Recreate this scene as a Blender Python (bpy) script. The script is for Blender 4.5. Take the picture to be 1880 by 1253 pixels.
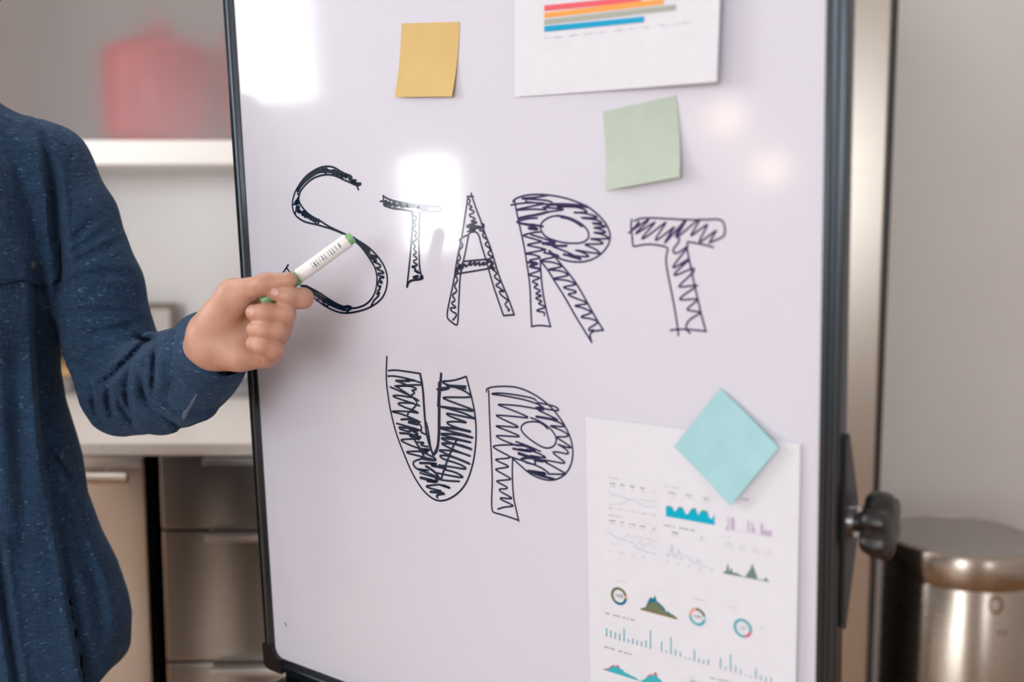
import bpy, bmesh, math, random
import numpy as np
from mathutils import Vector, Matrix
from mathutils.bvhtree import BVHTree

for o in list(bpy.data.objects): bpy.data.objects.remove(o, do_unlink=True)
SC = bpy.context.scene
COL = SC.collection
random.seed(4); RNG = np.random.default_rng(4)

# ------------------------------------------------------------------ camera
F = 1880*35/36; CX, CY = 940.0, 626.5
PITCH = math.radians(5.9); CAM = np.array([0, 0, 1.3])
cam_d = bpy.data.cameras.new('camera'); cam = bpy.data.objects.new('camera', cam_d); COL.objects.link(cam)
cam_d.sensor_width = 36; cam_d.lens = 35; cam_d.clip_start = 0.02
cam.location = CAM.tolist(); cam.rotation_euler = (math.pi/2-PITCH, 0, 0)
cam_d.dof.use_dof = True; cam_d.dof.focus_distance = 1.10; cam_d.dof.aperture_fstop = 2.4
SC.camera = cam

# ------------------------------------------------------------------ world, daylight, exposure
w = bpy.data.worlds.new('world'); SC.world = w; w.use_nodes = True
w.node_tree.nodes['Background'].inputs[0].default_value = (0.80, 0.86, 1.0, 1)
w.node_tree.nodes['Background'].inputs[1].default_value = 1.0
SC.view_settings.view_transform = 'Standard'; SC.view_settings.look = 'None'
SC.view_settings.gamma = 1; SC.view_settings.use_curve_mapping = False
SC.view_settings.exposure = 0.0

ROOM = dict(x0=-3.0, x1=2.6, y0=-3.2, y1=2.60, h=2.7)
WIN_LEFT = [(0.78, 1.75, 1.62, 2.42), (0.265, 0.50, 1.03, 1.42)]      # y0 y1 z0 z1 openings in the left wall
WIN_REAR = [(-2.85, -0.55, 0.80, 2.50), (1.95, 2.56, 1.20, 2.20)]      # x0 x1 z0 z1 openings in the rear wall
WIN_RIGHT = []
def daylight(name, loc, rot, sx, sy, radiance, col):
    d = bpy.data.lights.new(name, 'AREA'); d.shape = 'RECTANGLE'; d.size = sx; d.size_y = sy
    d.energy = radiance*math.pi*sx*sy; d.color = col
    o = bpy.data.objects.new(name, d); COL.objects.link(o); o.location = loc; o.rotation_euler = rot
    return o
for (a, b, z0, z1) in WIN_LEFT:
    daylight('daylight_left', (ROOM['x0']-0.10, (a+b)/2, (z0+z1)/2), (0, -math.pi/2, 0), z1-z0, b-a, 17 if z1 > 2 else 22, (0.95, 0.98, 1.0))
for (a, b, z0, z1) in WIN_REAR:
    daylight('daylight_rear', ((a+b)/2, ROOM['y0']-0.10, (z0+z1)/2), (math.pi/2, 0, 0), b-a, z1-z0, 8.9, (0.94, 0.98, 1.0))
for (a, b, z0, z1) in WIN_RIGHT:
    daylight('daylight_right', (ROOM['x1']+0.10, (a+b)/2, (z0+z1)/2), (0, math.pi/2, 0), z1-z0, b-a, 8, (0.97, 0.98, 1.0))

# ------------------------------------------------------------------ pixel helpers
c_, s_ = math.cos(PITCH), math.sin(PITCH)
AX = np.array([1, 0, 0.]); FW = np.array([0, c_, -s_]); DN = np.array([0, -s_, -c_])
def ray(px, py): return AX*((px-CX)/F)+DN*((py-CY)/F)+FW
def P(px, py, Z): return CAM+ray(px, py)*Z
def unit(v): v = np.asarray(v, float); return v/np.linalg.norm(v)
E1 = -unit(ray(-1550, 437)); E2 = -unit(ray(1224, 13164)); E2 = unit(E2-E1*E2.dot(E1)); NB = np.cross(E1, E2)
OB = P(790, 110, 1.007)                                     # a point of the board's white face
def B(px, py, h=0.0):                                       # pixel -> point h in front of the board face
    d = ray(px, py); t = ((OB-CAM).dot(NB)+h)/d.dot(NB); return CAM+d*t
def L(s, t, h=0.0): return OB+E1*s+E2*t+NB*h                # board coordinates -> world
def ST(px, py): q = B(px, py)-OB; return q.dot(E1), q.dot(E2)

# ------------------------------------------------------------------ materials
MATS = {}
def mat(name, col, rough=0.5, metal=0.0, spec=0.5, **kw):
    if name in MATS: return MATS[name]
    m = bpy.data.materials.new(name); m.use_nodes = True; b = m.node_tree.nodes['Principled BSDF']
    b.inputs['Base Color'].default_value = (*col, 1); b.inputs['Roughness'].default_value = rough
    b.inputs['Metallic'].default_value = metal; b.inputs['Specular IOR Level'].default_value = spec
    for k, v in kw.items():
        b.inputs[k.replace('_', ' ')].default_value = v
    MATS[name] = m; return m
def nd(m, t, **kw):
    n = m.node_tree.nodes.new(t)
    for k, v in kw.items(): setattr(n, k, v)
    return n
def lk(m, a, b): m.node_tree.links.new(a, b)
def noisy(name, c0, c1, scale, rough=0.6, stretch=(1, 1, 1), detail=4, bump=0.0, bscale=None, metal=0, spec=0.5, lo=0.35, hi=0.65, dist=0.002):
    m = mat(name, c0, rough, metal, spec)
    b = m.node_tree.nodes['Principled BSDF']
    tc = nd(m, 'ShaderNodeTexCoord'); mp = nd(m, 'ShaderNodeMapping'); mp.inputs['Scale'].default_value = stretch
    lk(m, tc.outputs['Object'], mp.inputs[0])
    nz = nd(m, 'ShaderNodeTexNoise'); nz.inputs['Scale'].default_value = scale; nz.inputs['Detail'].default_value = detail
    lk(m, mp.outputs[0], nz.inputs['Vector'])
    cr = nd(m, 'ShaderNodeValToRGB'); cr.color_ramp.elements[0].color = (*c0, 1); cr.color_ramp.elements[1].color = (*c1, 1)
    cr.color_ramp.elements[0].position = lo; cr.color_ramp.elements[1].position = hi
    lk(m, nz.outputs['Fac'], cr.inputs[0]); lk(m, cr.outputs[0], b.inputs['Base Color'])
    if bump:
        nb = nd(m, 'ShaderNodeTexNoise'); nb.inputs['Scale'].default_value = bscale or scale; nb.inputs['Detail'].default_value = 3
        lk(m, mp.outputs[0], nb.inputs['Vector'])
        bp = nd(m, 'ShaderNodeBump'); bp.inputs['Strength'].default_value = bump; bp.inputs['Distance'].default_value = dist
        lk(m, nb.outputs['Fac'], bp.inputs['Height']); lk(m, bp.outputs[0], b.inputs['Normal'])
    return m

M_BOARD = mat('whiteboard_enamel', (0.68, 0.669, 0.757), 0.085, 0, 0.5)
M_INK = mat('marker_ink', (0.012, 0.016, 0.045), 0.13, 0, 0.5)
M_RAIL = mat('dark_anodised_metal', (0.072, 0.085, 0.10), 0.25, 0.9, 0.5)
M_BLACK = noisy('black_plastic', (0.006, 0.006, 0.007), (0.014, 0.014, 0.015), 300, 0.36)
M_STEELB = mat('bright_steel', (0.75, 0.75, 0.78), 0.18, 1.0)
M_PAPER = noisy('paper', (0.73, 0.73, 0.79), (0.75, 0.75, 0.81), 60, 0.75, spec=0.2)
M_WALL = noisy('painted_wall', (0.74, 0.715, 0.71), (0.76, 0.735, 0.73), 6, 0.55, bump=0.05, bscale=250)
M_CEIL = mat('ceiling_paint', (0.85, 0.84, 0.83), 0.8)
M_WHITE = mat('white_lacquer', (0.82, 0.79, 0.77), 0.35)
M_FRAMEW = mat('window_frame_paint', (0.75, 0.75, 0.75), 0.4)
M_COUNTER = noisy('pale_stone_worktop', (0.63, 0.58, 0.55), (0.70, 0.65, 0.62), 90, 0.3, lo=0.3, hi=0.7)
M_DARK = mat('dark_gap', (0.012, 0.011, 0.010), 0.6)

def steel(name, col, rough, aniso, rot):
    m = mat(name, col, rough, 1.0)
    b = m.node_tree.nodes['Principled BSDF']
    tg = nd(m, 'ShaderNodeTangent', direction_type='UV_MAP'); tg.uv_map = 'UVMap'
    lk(m, tg.outputs[0], b.inputs['Tangent'])
    b.inputs['Anisotropic'].default_value = aniso; b.inputs['Anisotropic Rotation'].default_value = rot
    tc = nd(m, 'ShaderNodeTexCoord'); mp = nd(m, 'ShaderNodeMapping'); mp.inputs['Scale'].default_value = (2, 2, 160)
    lk(m, tc.outputs['Object'], mp.inputs[0])
    nz = nd(m, 'ShaderNodeTexNoise'); nz.inputs['Scale'].default_value = 3; nz.inputs['Detail'].default_value = 3
    lk(m, mp.outputs[0], nz.inputs['Vector'])
    mr = nd(m, 'ShaderNodeMapRange'); mr.inputs['To Min'].default_value = rough*0.95; mr.inputs['To Max'].default_value = rough*1.06
    lk(m, nz.outputs['Fac'], mr.inputs[0]); lk(m, mr.outputs[0], b.inputs['Roughness'])
    return m
M_STEEL = steel('brushed_steel', (0.50, 0.45, 0.40), 0.26, 0.6, 0.25)
M_STEELH = steel('handle_steel', (0.74, 0.70, 0.66), 0.30, 0.0, 0.0)
M_CAN = steel('bin_steel', (0.46, 0.40, 0.34), 0.27, 0.5, 0.25)

def floor_mat():
    m = mat('oak_planks', (0.42, 0.25, 0.13), 0.35)
    b = m.node_tree.nodes['Principled BSDF']
    tc = nd(m, 'ShaderNodeTexCoord'); br = nd(m, 'ShaderNodeTexBrick')
    br.inputs['Color1'].default_value = (0.40, 0.215, 0.09, 1); br.inputs['Color2'].default_value = (0.33, 0.17, 0.07, 1)
    br.inputs['Mortar'].default_value = (0.12, 0.06, 0.03, 1); br.inputs['Scale'].default_value = 1.0
    br.inputs['Brick Width'].default_value = 1.2; br.inputs['Row Height'].default_value = 0.12; br.inputs['Mortar Size'].default_value = 0.002
    lk(m, tc.outputs['Object'], br.inputs['Vector']); lk(m, br.outputs['Color'], b.inputs['Base Color'])
    return m
M_FLOOR = floor_mat()

def denim_mat():
    m = mat('blue_chambray', (0.02, 0.055, 0.12), 0.85, 0, 0.25)
    b = m.node_tree.nodes['Principled BSDF']
    try:
        b.inputs['Sheen Weight'].default_value = 0.12; b.inputs['Sheen Roughness'].default_value = 0.5
        b.inputs['Sheen Tint'].default_value = (0.35, 0.5, 0.8, 1)
    except KeyError: pass
    tc = nd(m, 'ShaderNodeTexCoord')
    def nz(scale, st, det=3, rgh=0.6):
        mp = nd(m, 'ShaderNodeMapping'); mp.inputs['Scale'].default_value = st; lk(m, tc.outputs['Object'], mp.inputs[0])
        n = nd(m, 'ShaderNodeTexNoise'); n.inputs['Scale'].default_value = scale; n.inputs['Detail'].default_value = det
        n.inputs['Roughness'].default_value = rgh
        lk(m, mp.outputs[0], n.inputs['Vector']); return n.outputs['Fac']
    def mix(a, bb, f, mode='MIX'):
        x = nd(m, 'ShaderNodeMix', data_type='RGBA', blend_type=mode)
        for k, v in ((6, a), (7, bb), (0, f)):
            if isinstance(v, (tuple, float, int)): x.inputs[k].default_value = v
            else: lk(m, v, x.inputs[k])
        return x.outputs[2]
    def ramp(f, p0, p1):
        r = nd(m, 'ShaderNodeMapRange'); r.inputs['From Min'].default_value = p0; r.inputs['From Max'].default_value = p1
        lk(m, f, r.inputs[0]); return r.outputs[0]
    weft = ramp(nz(420, (0.22, 0.22, 1.0), 2), 0.36, 0.64); warp = ramp(nz(420, (1.0, 1.0, 0.18), 2), 0.36, 0.64)
    big = ramp(nz(26, (1, 1, 1), 4), 0.3, 0.7)
    c = mix((0.0068, 0.021, 0.053, 1), (0.022, 0.060, 0.124, 1), weft)
    c = mix(c, (0.020, 0.054, 0.116, 1), ramp(nz(420, (1.0, 1.0, 0.18), 2), 0.45, 0.72))
    c = mix(c, (0.012, 0.034, 0.085, 1), big) if False else mix(c, mix((0.0065, 0.020, 0.050, 1), (0.022, 0.056, 0.112, 1), big), 0.42)
    fl = nz(330, (0.45, 0.45, 1.0), 1, 0.4)
    c = mix(c, (0.065, 0.12, 0.19, 1), ramp(fl, 0.66, 0.74))
    fl2 = nz(210, (1, 1, 0.8), 1, 0.4)
    c = mix(c, (0.15, 0.23, 0.33, 1), ramp(fl2, 0.785, 0.83))
    lk(m, c, b.inputs['Base Color'])
    bp = nd(m, 'ShaderNodeBump'); bp.inputs['Strength'].default_value = 0.45; bp.inputs['Distance'].default_value = 0.0012
    add = nd(m, 'ShaderNodeMath', operation='ADD'); lk(m, weft, add.inputs[0]); lk(m, warp, add.inputs[1])
    bp2 = nd(m, 'ShaderNodeBump'); bp2.inputs['Strength'].default_value = 0.6; bp2.inputs['Distance'].default_value = 0.006
    lk(m, nz(38, (1, 1, 0.55), 2, 0.45), bp2.inputs['Height'])
    lk(m, add.outputs[0], bp.inputs['Height']); lk(m, bp2.outputs[0], bp.inputs['Normal']); lk(m, bp.outputs[0], b.inputs['Normal'])
    return m
M_DENIM = denim_mat()
M_SKIN = noisy('skin', (0.50, 0.255, 0.175), (0.60, 0.34, 0.25), 38, 0.48, detail=3, bump=0.25, bscale=420, spec=0.4, lo=0.3, hi=0.7, dist=0.0006)
_b = M_SKIN.node_tree.nodes['Principled BSDF']
_b.inputs['Subsurface Weight'].default_value = 0.25; _b.inputs['Subsurface Radius'].default_value = (1.0, 0.35, 0.2); _b.inputs['Subsurface Scale'].default_value = 0.006
M_NAIL = mat('fingernail', (0.60, 0.35, 0.28), 0.38)
M_HAIR = noisy('dark_hair', (0.008, 0.005, 0.004), (0.018, 0.012, 0.008), 200, 0.65, spec=0.2, stretch=(1, 1, 0.15), bump=0.6, bscale=240)

# ------------------------------------------------------------------ mesh helpers
def link(name, me, m, parent=None, smooth=False):
    o = bpy.data.objects.new(name, me); COL.objects.link(o)
    if m is not None and not me.materials: me.materials.append(m)
    if smooth: me.shade_smooth()
    if parent is not None:
        o.parent = parent
        o.matrix_parent_inverse = Matrix.Translation(parent.location).inverted() if parent.type == 'EMPTY' else Matrix()
    return o
def thing(name, label, cat, loc, group=None):
    o = bpy.data.objects.new(name, None); COL.objects.link(o); o.location = [float(v) for v in loc]
    o.empty_display_size = 0.05
    o['label'] = label; o['category'] = cat
    if group: o['group'] = group
    return o
def tag(o, label, cat, group=None):
    o['label'] = label; o['category'] = cat
    if group: o['group'] = group
    return o
def pyd(name, vs, fs, m, parent=None, smooth=False):
    me = bpy.data.meshes.new(name); me.from_pydata([tuple(map(float, v)) for v in vs], [], fs); me.update()
    return link(name, me, m, parent, smooth)
def planar_uv(me):
    uv = me.uv_layers.new(name='UVMap')
    co = np.array([v.co for v in me.vertices])
    for p in me.polygons:
        nx, ny, nz = (abs(x) for x in p.normal)
        for li in p.loop_indices:
            v = co[me.loops[li].vertex_index]
            uv.data[li].uv = (v[0], v[2]) if ny >= nx and ny >= nz else ((v[1], v[2]) if nx >= nz else (v[0], v[1]))
def box(name, x0, x1, y0, y1, z0, z1, m, parent=None, bev=0.003, seg=2, frame=None):
    bm = bmesh.new(); bmesh.ops.create_cube(bm, size=1)
    for v in bm.verts:
        v.co = Vector(((x0+x1)/2+v.co.x*(x1-x0), (y0+y1)/2+v.co.y*(y1-y0), (z0+z1)/2+v.co.z*(z1-z0)))
    if bev: bmesh.ops.bevel(bm, geom=bm.edges[:], offset=bev, segments=seg, affect='EDGES', profile=0.6)
    if frame is not None:
        for v in bm.verts: v.co = Vector(frame(v.co.x, v.co.y, v.co.z))
        bmesh.ops.recalc_face_normals(bm, faces=bm.faces[:])
    me = bpy.data.meshes.new(name); bm.to_mesh(me); bm.free(); planar_uv(me)
    o = link(name, me, m, parent)
    return o
def lathe(name, prof, centre, m, parent=None, seg=64, axis=None, smooth=True, rad=None):
    """prof: (r, h) pairs revolved round the axis; rad(angle) scales the radius."""
    ax = unit(axis if axis is not None else (0, 0, 1)); a = unit(np.cross(ax, (0.3, 0.9, 0.1))); b = np.cross(ax, a)
    vs, fs = [], []
    for r, h in prof:
        for k in range(seg):
            t = 2*math.pi*k/seg; rr = r*(rad(t) if rad else 1)
            vs.append(np.asarray(centre)+ax*h+a*(rr*math.cos(t))+b*(rr*math.sin(t)))
    for i in range(len(prof)-1):
        for k in range(seg):
            k2 = (k+1) % seg
            fs.append((i*seg+k, i*seg+k2, (i+1)*seg+k2, (i+1)*seg+k))
    fs.append(tuple(range(seg))[::-1]); fs.append(tuple((len(prof)-1)*seg+k for k in range(seg)))
    o = pyd(name, vs, fs, m, parent, False)
    me = o.data; uv = me.uv_layers.new(name='UVMap'); co = [v.co for v in me.vertices]
    for p in me.polygons:
        for li in p.loop_indices:
            q = me.loops[li].vertex_index; uv.data[li].uv = ((q % seg)/seg + (1 if (q % seg) == 0 and p.index % seg == seg-1 else 0), (q//seg)/10)
    if smooth:
        bm = bmesh.new(); bm.from_mesh(me)
        bmesh.ops.recalc_face_normals(bm, faces=bm.faces[:])
        for f in bm.faces: f.smooth = len(f.verts) <= 4
        for e in bm.edges:
            if len(e.link_faces) == 2 and e.calc_face_angle(0) > math.radians(35): e.smooth = False
        bm.to_mesh(me); bm.free()
    return o
def loft(name, rings, m, parent=None, closed=True, cap=False, smooth=True, solid=0.0):
    n = len(rings[0]); vs = [p for r in rings for p in r]; fs = []
    for i in range(len(rings)-1):
        for k in range(n if closed else n-1):
            k2 = (k+1) % n
            fs.append((i*n+k, i*n+k2, (i+1)*n+k2, (i+1)*n+k))
    if cap: fs.append(tuple(range(n))[::-1]); fs.append(tuple((len(rings)-1)*n+k for k in range(n)))
    o = pyd(name, vs, fs, m, parent, smooth)
    if solid:
        md = o.modifiers.new('s', 'SOLIDIFY'); md.thickness = solid; md.offset = 0
    return o
def tube(name, pts, r, m, parent=None, seg=14, closed=False):
    pts = [np.asarray(p, float) for p in pts]; rings = []
    prev = None
    for i, p in enumerate(pts):
        t = unit(pts[min(i+1, len(pts)-1)]-pts[max(i-1, 0)])
        a = np.cross(t, (0, 0, 1)) if prev is None else prev-t*prev.dot(t)
        if np.linalg.norm(a) < 1e-6: a = np.cross(t, (1, 0, 0))
        a = unit(a); prev = a; b = np.cross(t, a); rr = r[i] if isinstance(r, (list, tuple)) else r
        rings.append([p+a*rr*math.cos(2*math.pi*k/seg)+b*rr*math.sin(2*math.pi*k/seg) for k in range(seg)])
    return loft(name, rings, m, parent, cap=True)
def chaikin(pts, it=2, closed=False):
    pts = [np.asarray(p, float) for p in pts]
    for _ in range(it):
        q = [] if closed else [pts[0]]
        for a, b in zip(pts, pts[1:]+([pts[0]] if closed else [])):
            q += [a*0.75+b*0.25, a*0.25+b*0.75]
        if not closed: q.append(pts[-1])
        pts = q
    return pts
def ccatmull(pts, n):
    pts = np.array(pts, float); N = len(pts); out = []
    for k in range(n):
        t = k*N/n; i = int(t); f = t-i
        p0, p1, p2, p3 = pts[(i-1) % N], pts[i % N], pts[(i+1) % N], pts[(i+2) % N]
        out.append(0.5*((2*p1)+(-p0+p2)*f+(2*p0-5*p1+4*p2-p3)*f*f+(-p0+3*p1-3*p2+p3)*f**3))
    return out
def structure(o): o['kind'] = 'structure'; return o

# ------------------------------------------------------------------ implicit surfaces (bodies and clothes)
def grid(lo, hi, h):
    ax = [np.arange(a, b+h, h, dtype=np.float32) for a, b in zip(lo, hi)]
    return np.meshgrid(*ax, indexing='ij', sparse=True), [a[0] for a in ax]
def rcone(G, a, b, ra, rb):
    X, Y, Z = G; a = np.asarray(a, np.float32); b = np.asarray(b, np.float32); d = b-a; L2 = float(d.dot(d))+1e-12
    px, py, pz = X-a[0], Y-a[1], Z-a[2]
    t = np.clip((px*d[0]+py*d[1]+pz*d[2])/L2, 0, 1)
    return np.sqrt((px-t*d[0])**2+(py-t*d[1])**2+(pz-t*d[2])**2)-(ra+(rb-ra)*t)
def ellip(G, c, r):
    X, Y, Z = G
    return (np.sqrt(((X-c[0])/r[0])**2+((Y-c[1])/r[1])**2+((Z-c[2])/r[2])**2)-1)*min(r)
def smin(a, b, k):
    h = np.clip(0.5+0.5*(b-a)/k, 0, 1); return b+(a-b)*h-k*h*(1-h)
def chain(G, pts, rs, k=0.004):
    d = None
    for i in range(len(pts)-1):
        e = rcone(G, pts[i], pts[i+1], rs[i], rs[i+1]); d = e if d is None else smin(d, e, k)
    return d
def nets(f, org, h):
    s = f < 0; nx, ny, nz = f.shape
    cell = (nx-1, ny-1, nz-1)
    acc = np.zeros(cell+(3,), np.float32); cnt = np.zeros(cell, np.uint8)
    cs = [(0, 0), (0, 1), (1, 0), (1, 1)]
    for ax in range(3):
        o1, o2 = [a for a in range(3) if a != ax]
        for (i, j) in cs:
            sl0 = [None]*3; sl1 = [None]*3
            sl0[ax] = slice(0, f.shape[ax]-1); sl1[ax] = slice(1, f.shape[ax])
            for o, q in ((o1, i), (o2, j)): sl0[o] = sl1[o] = slice(q, f.shape[o]-1+q)
            A = f[tuple(sl0)]; Bv = f[tuple(sl1)]; cr = (A < 0) != (Bv < 0)
            t = A[cr]/(A[cr]-Bv[cr]); add = np.zeros((t.size, 3), np.float32)
            add[:, ax] = t; add[:, o1] = i; add[:, o2] = j
            acc[cr] += add; cnt[cr] += 1
    act = cnt > 0; idx = np.full(cell, -1, np.int32); n = int(act.sum()); idx[act] = np.arange(n)
    base = np.argwhere(act).astype(np.float32)
    V = (base+acc[act]/cnt[act][:, None])*h+np.array(org, np.float32)
    Q = []
    for ax in range(3):
        o1, o2 = [(1, 2), (2, 0), (0, 1)][ax]
        sl0 = [slice(1, -1)]*3; sl1 = [slice(1, -1)]*3
        sl0[ax] = slice(0, f.shape[ax]-1); sl1[ax] = slice(1, f.shape[ax])
        a = s[tuple(sl0)]; b = s[tuple(sl1)]; e = np.argwhere(a != b)
        ins = a[tuple(e.T)]
        g = e.copy(); g[:, o1] += 1; g[:, o2] += 1
        def at(d1, d2):
            q = g.copy(); q[:, o1] -= d1; q[:, o2] -= d2; return idx[tuple(q.T)]
        q = np.stack([at(1, 1), at(0, 1), at(0, 0), at(1, 0)], 1)
        q[~ins] = q[~ins][:, ::-1]; Q.append(q)
    return V, np.concatenate(Q)
def relax(V, Q, it=2, lam=0.5):
    n = len(V); e = np.concatenate([Q[:, [0, 1]], Q[:, [1, 2]], Q[:, [2, 3]], Q[:, [3, 0]]]); e = np.concatenate([e, e[:, ::-1]])
    deg = np.bincount(e[:, 0], minlength=n)[:, None]
    for _ in range(it):
        acc = np.stack([np.bincount(e[:, 0], V[e[:, 1], k], minlength=n) for k in range(3)], 1)
        V = V*(1-lam)+lam*acc/np.maximum(deg, 1)
    return V
def mesh_vq(name, V, Q):
    me = bpy.data.meshes.new(name); me.vertices.add(len(V)); me.vertices.foreach_set('co', np.asarray(V, np.float32).ravel())
    me.loops.add(Q.size); me.loops.foreach_set('vertex_index', Q.ravel().astype(np.int32))
    me.polygons.add(len(Q)); me.polygons.foreach_set('loop_start', np.arange(0, Q.size, 4, dtype=np.int32))
    me.update(); me.validate(); me.shade_smooth(); return me

# ================================================================== THE ROOM
R_ = ROOM; T = 0.12
structure(box('floor', R_['x0']-T, R_['x1']+T, R_['y0']-T, R_['y1']+T, -0.1, 0, M_FLOOR, bev=0))
structure(box('ceiling', R_['x0']-T, R_['x1']+T, R_['y0']-T, R_['y1']+T, R_['h'], R_['h']+0.1, M_CEIL, bev=0))
structure(box('wall_back', R_['x0']-T, R_['x1']+T, R_['y1'], R_['y1']+T, 0, R_['h'], M_WALL, bev=0))
def pierced(name, along, lo, hi, fixed0, fixed1, holes):
    """A wall slab with rectangular openings, as one mesh of blocks round the openings."""
    bm = bmesh.new()
    def blk(a, b, z0, z1):
        r = bmesh.ops.create_cube(bm, size=1)
        for v in r['verts']:
            u = (a+b)/2+v.co.x*(b-a); f = (fixed0+fixed1)/2+v.co.y*(fixed1-fixed0); z = (z0+z1)/2+v.co.z*(z1-z0)
            v.co = Vector((u, f, z)) if along == 'x' else Vector((f, u, z))
    cur = lo
    for (a, b, z0, z1) in sorted(holes):
        blk(cur, a, 0, R_['h']); blk(a, b, 0, z0); blk(a, b, z1, R_['h']); cur = b
    blk(cur, hi, 0, R_['h'])
    bmesh.ops.recalc_face_normals(bm, faces=bm.faces[:])
    me = bpy.data.meshes.new(name); bm.to_mesh(me); bm.free()
    return structure(link(name, me, M_WALL))
pierced('wall_left', 'y', R_['y0'], R_['y1'], R_['x0']-T, R_['x0'], WIN_LEFT)
pierced('wall_right', 'y', R_['y0'], R_['y1'], R_['x1'], R_['x1']+T, WIN_RIGHT)
pierced('wall_rear', 'x', R_['x0']-T, R_['x1']+T, R_['y0']-T, R_['y0'], WIN_REAR)
def pane_mat():
    m = bpy.data.materials.new('window_glass'); m.use_nodes = True; t = m.node_tree; t.nodes.clear()
    o = t.nodes.new('ShaderNodeOutputMaterial'); mx = t.nodes.new('ShaderNodeMixShader'); tr = t.nodes.new('ShaderNodeBsdfTransparent')
    gl = t.nodes.new('ShaderNodeBsdfGlossy'); gl.inputs['Roughness'].default_value = 0.02
    mx.inputs[0].default_value = 0.06; t.links.new(tr.outputs[0], mx.inputs[1]); t.links.new(gl.outputs[0], mx.inputs[2]); t.links.new(mx.outputs[0], o.inputs[0])
    return m
M_PANE = pane_mat()
def window(i, along, a, b, z0, z1, f):
    root = bpy.data.objects.new('window_%d' % i, None); COL.objects.link(root); root['kind'] = 'structure'
    root.location = ((f, (a+b)/2, z0) if along == 'y' else ((a+b)/2, f, z0))
    def bx(n, u0, u1, w0, w1, d, m):
        if along == 'y': box(n, f-d, f+d, u0, u1, w0, w1, m, root, bev=0.002)
        else: box(n, u0, u1, f-d, f+d, w0, w1, m, root, bev=0.002)
    t = 0.035 if b-a > 0.5 else 0.012
    bx('window_frame', a, a+t, z0, z1, 0.025, M_FRAMEW); bx('window_frame', b-t, b, z0, z1, 0.025, M_FRAMEW)
    bx('window_frame', a+t, b-t, z0, z0+t, 0.025, M_FRAMEW); bx('window_frame', a+t, b-t, z1-t, z1, 0.025, M_FRAMEW)
    bx('pane', a+t, b-t, z0+t, z1-t, 0.002, M_PANE)
k = 1
for (a, b, z0, z1) in WIN_LEFT: window(k, 'y', a, b, z0, z1, R_['x0']-0.05); k += 1
for (a, b, z0, z1) in WIN_REAR: window(k, 'x', a, b, z0, z1, R_['y0']-0.05); k += 1

for (a, b, z0, z1) in WIN_RIGHT: window(k, 'y', a, b, z0, z1, R_['x1']+0.05); k += 1
# unseen ceiling panels added to brighten the kitchen; two globe lamps on the window wall
def emit(name, col, st):
    m = mat(name, (0.9, 0.9, 0.9), 0.4); bb = m.node_tree.nodes['Principled BSDF']
    bb.inputs['Emission Color'].default_value = (*col, 1); bb.inputs['Emission Strength'].default_value = st; return m
def fill_panel(x, y, label, watt):
    t = thing('ceiling_fill', label, 'fill light', (x, y, R_['h']))
    box('housing', x-0.62, x+0.62, y-0.17, y+0.17, R_['h']-0.04, R_['h'], M_FRAMEW, t, bev=0.004)
    box('diffuser', x-0.60, x+0.60, y-0.15, y+0.15, R_['h']-0.046, R_['h']-0.04, mat('fill_diffuser', (0.9, 0.9, 0.9), 0.5), t, bev=0.001)
    d = bpy.data.lights.new('fill_light', 'AREA'); d.shape = 'RECTANGLE'; d.size = 1.2; d.size_y = 0.3; d.energy = watt; d.color = (1.0, 0.95, 0.90)
    o = bpy.data.objects.new('fill_light', d); COL.objects.link(o); o.parent = t; o.location = (0, 0, -0.05)
fill_panel(-0.75, 1.62, 'flat fill light added at the ceiling over the worktop', 13); fill_panel(1.25, 1.35, 'flat fill light added at the ceiling above the round steel bin', 6)
def globe(y, z, label):
    t = thing('wall_lamp', label, 'wall lamp', (R_['x0'], y, z))
    lathe('backplate', [(0.05, 0), (0.05, 0.012), (0.02, 0.02)], (R_['x0'], y, z), M_STEELH, t, 32, (1, 0, 0))
    tube('arm', [(R_['x0']+0.015, y, z), (R_['x0']+0.09, y, z)], 0.008, M_STEELH, t)
    lathe('globe', [(0.01, -0.07)]+[(0.07*math.sin(q), -0.07*math.cos(q)) for q in np.linspace(0.2, 2.9, 14)]+[(0.01, 0.07)], (R_['x0']+0.14, y, z), emit('warm_globe', (1.0, 0.74, 0.50), 9.0), t, 32)
globe(-0.86, 1.50, 'warm globe lamp on the window wall, the higher of two'); globe(-1.07, 1.28, 'warm globe lamp on the window wall, the lower of two')

# ================================================================== KITCHEN BEHIND
CF = 1.80                                  # y of the worktop's front edge
wt = box('worktop', -2.2, 0.02, CF, R_['y1'], 0.902, 0.925, M_COUNTER, bev=0.002)
tag(wt, 'pale stone kitchen worktop above the steel drawers', 'worktop')
structure(box('trim_1', -1.17, 0.02, R_['y1']-0.012, R_['y1']-0.001, 0.925, 1.462, mat('white_splashback', (0.88, 0.865, 0.865), 0.25), bev=0))
# dishwasher-like steel door unit
dw = thing('dishwasher', 'steel fronted dishwasher with a thick bar handle under the worktop', 'dishwasher', (-0.98, 2.1, 0))
box('body', -1.272, -0.688, CF+0.045, 2.55, 0.0, 0.90, M_DARK, dw)
box('plinth', -1.272, -0.688, CF+0.05, CF+0.045+0.04, 0.0, 0.10, M_DARK, dw)
dr = box('door', -1.275, -0.686, CF+0.022, CF+0.044, 0.11, 0.895, M_STEEL, dw)
tube('handle', [(-1.24, CF-0.012, 0.864), (-0.705, CF-0.012, 0.864)], 0.011, M_STEELH, dr)
for x in (-1.19, -0.755): tube('handle_post', [(x, CF-0.012, 0.864), (x, CF+0.025, 0.864)], 0.007, M_STEELH, dr)
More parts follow.
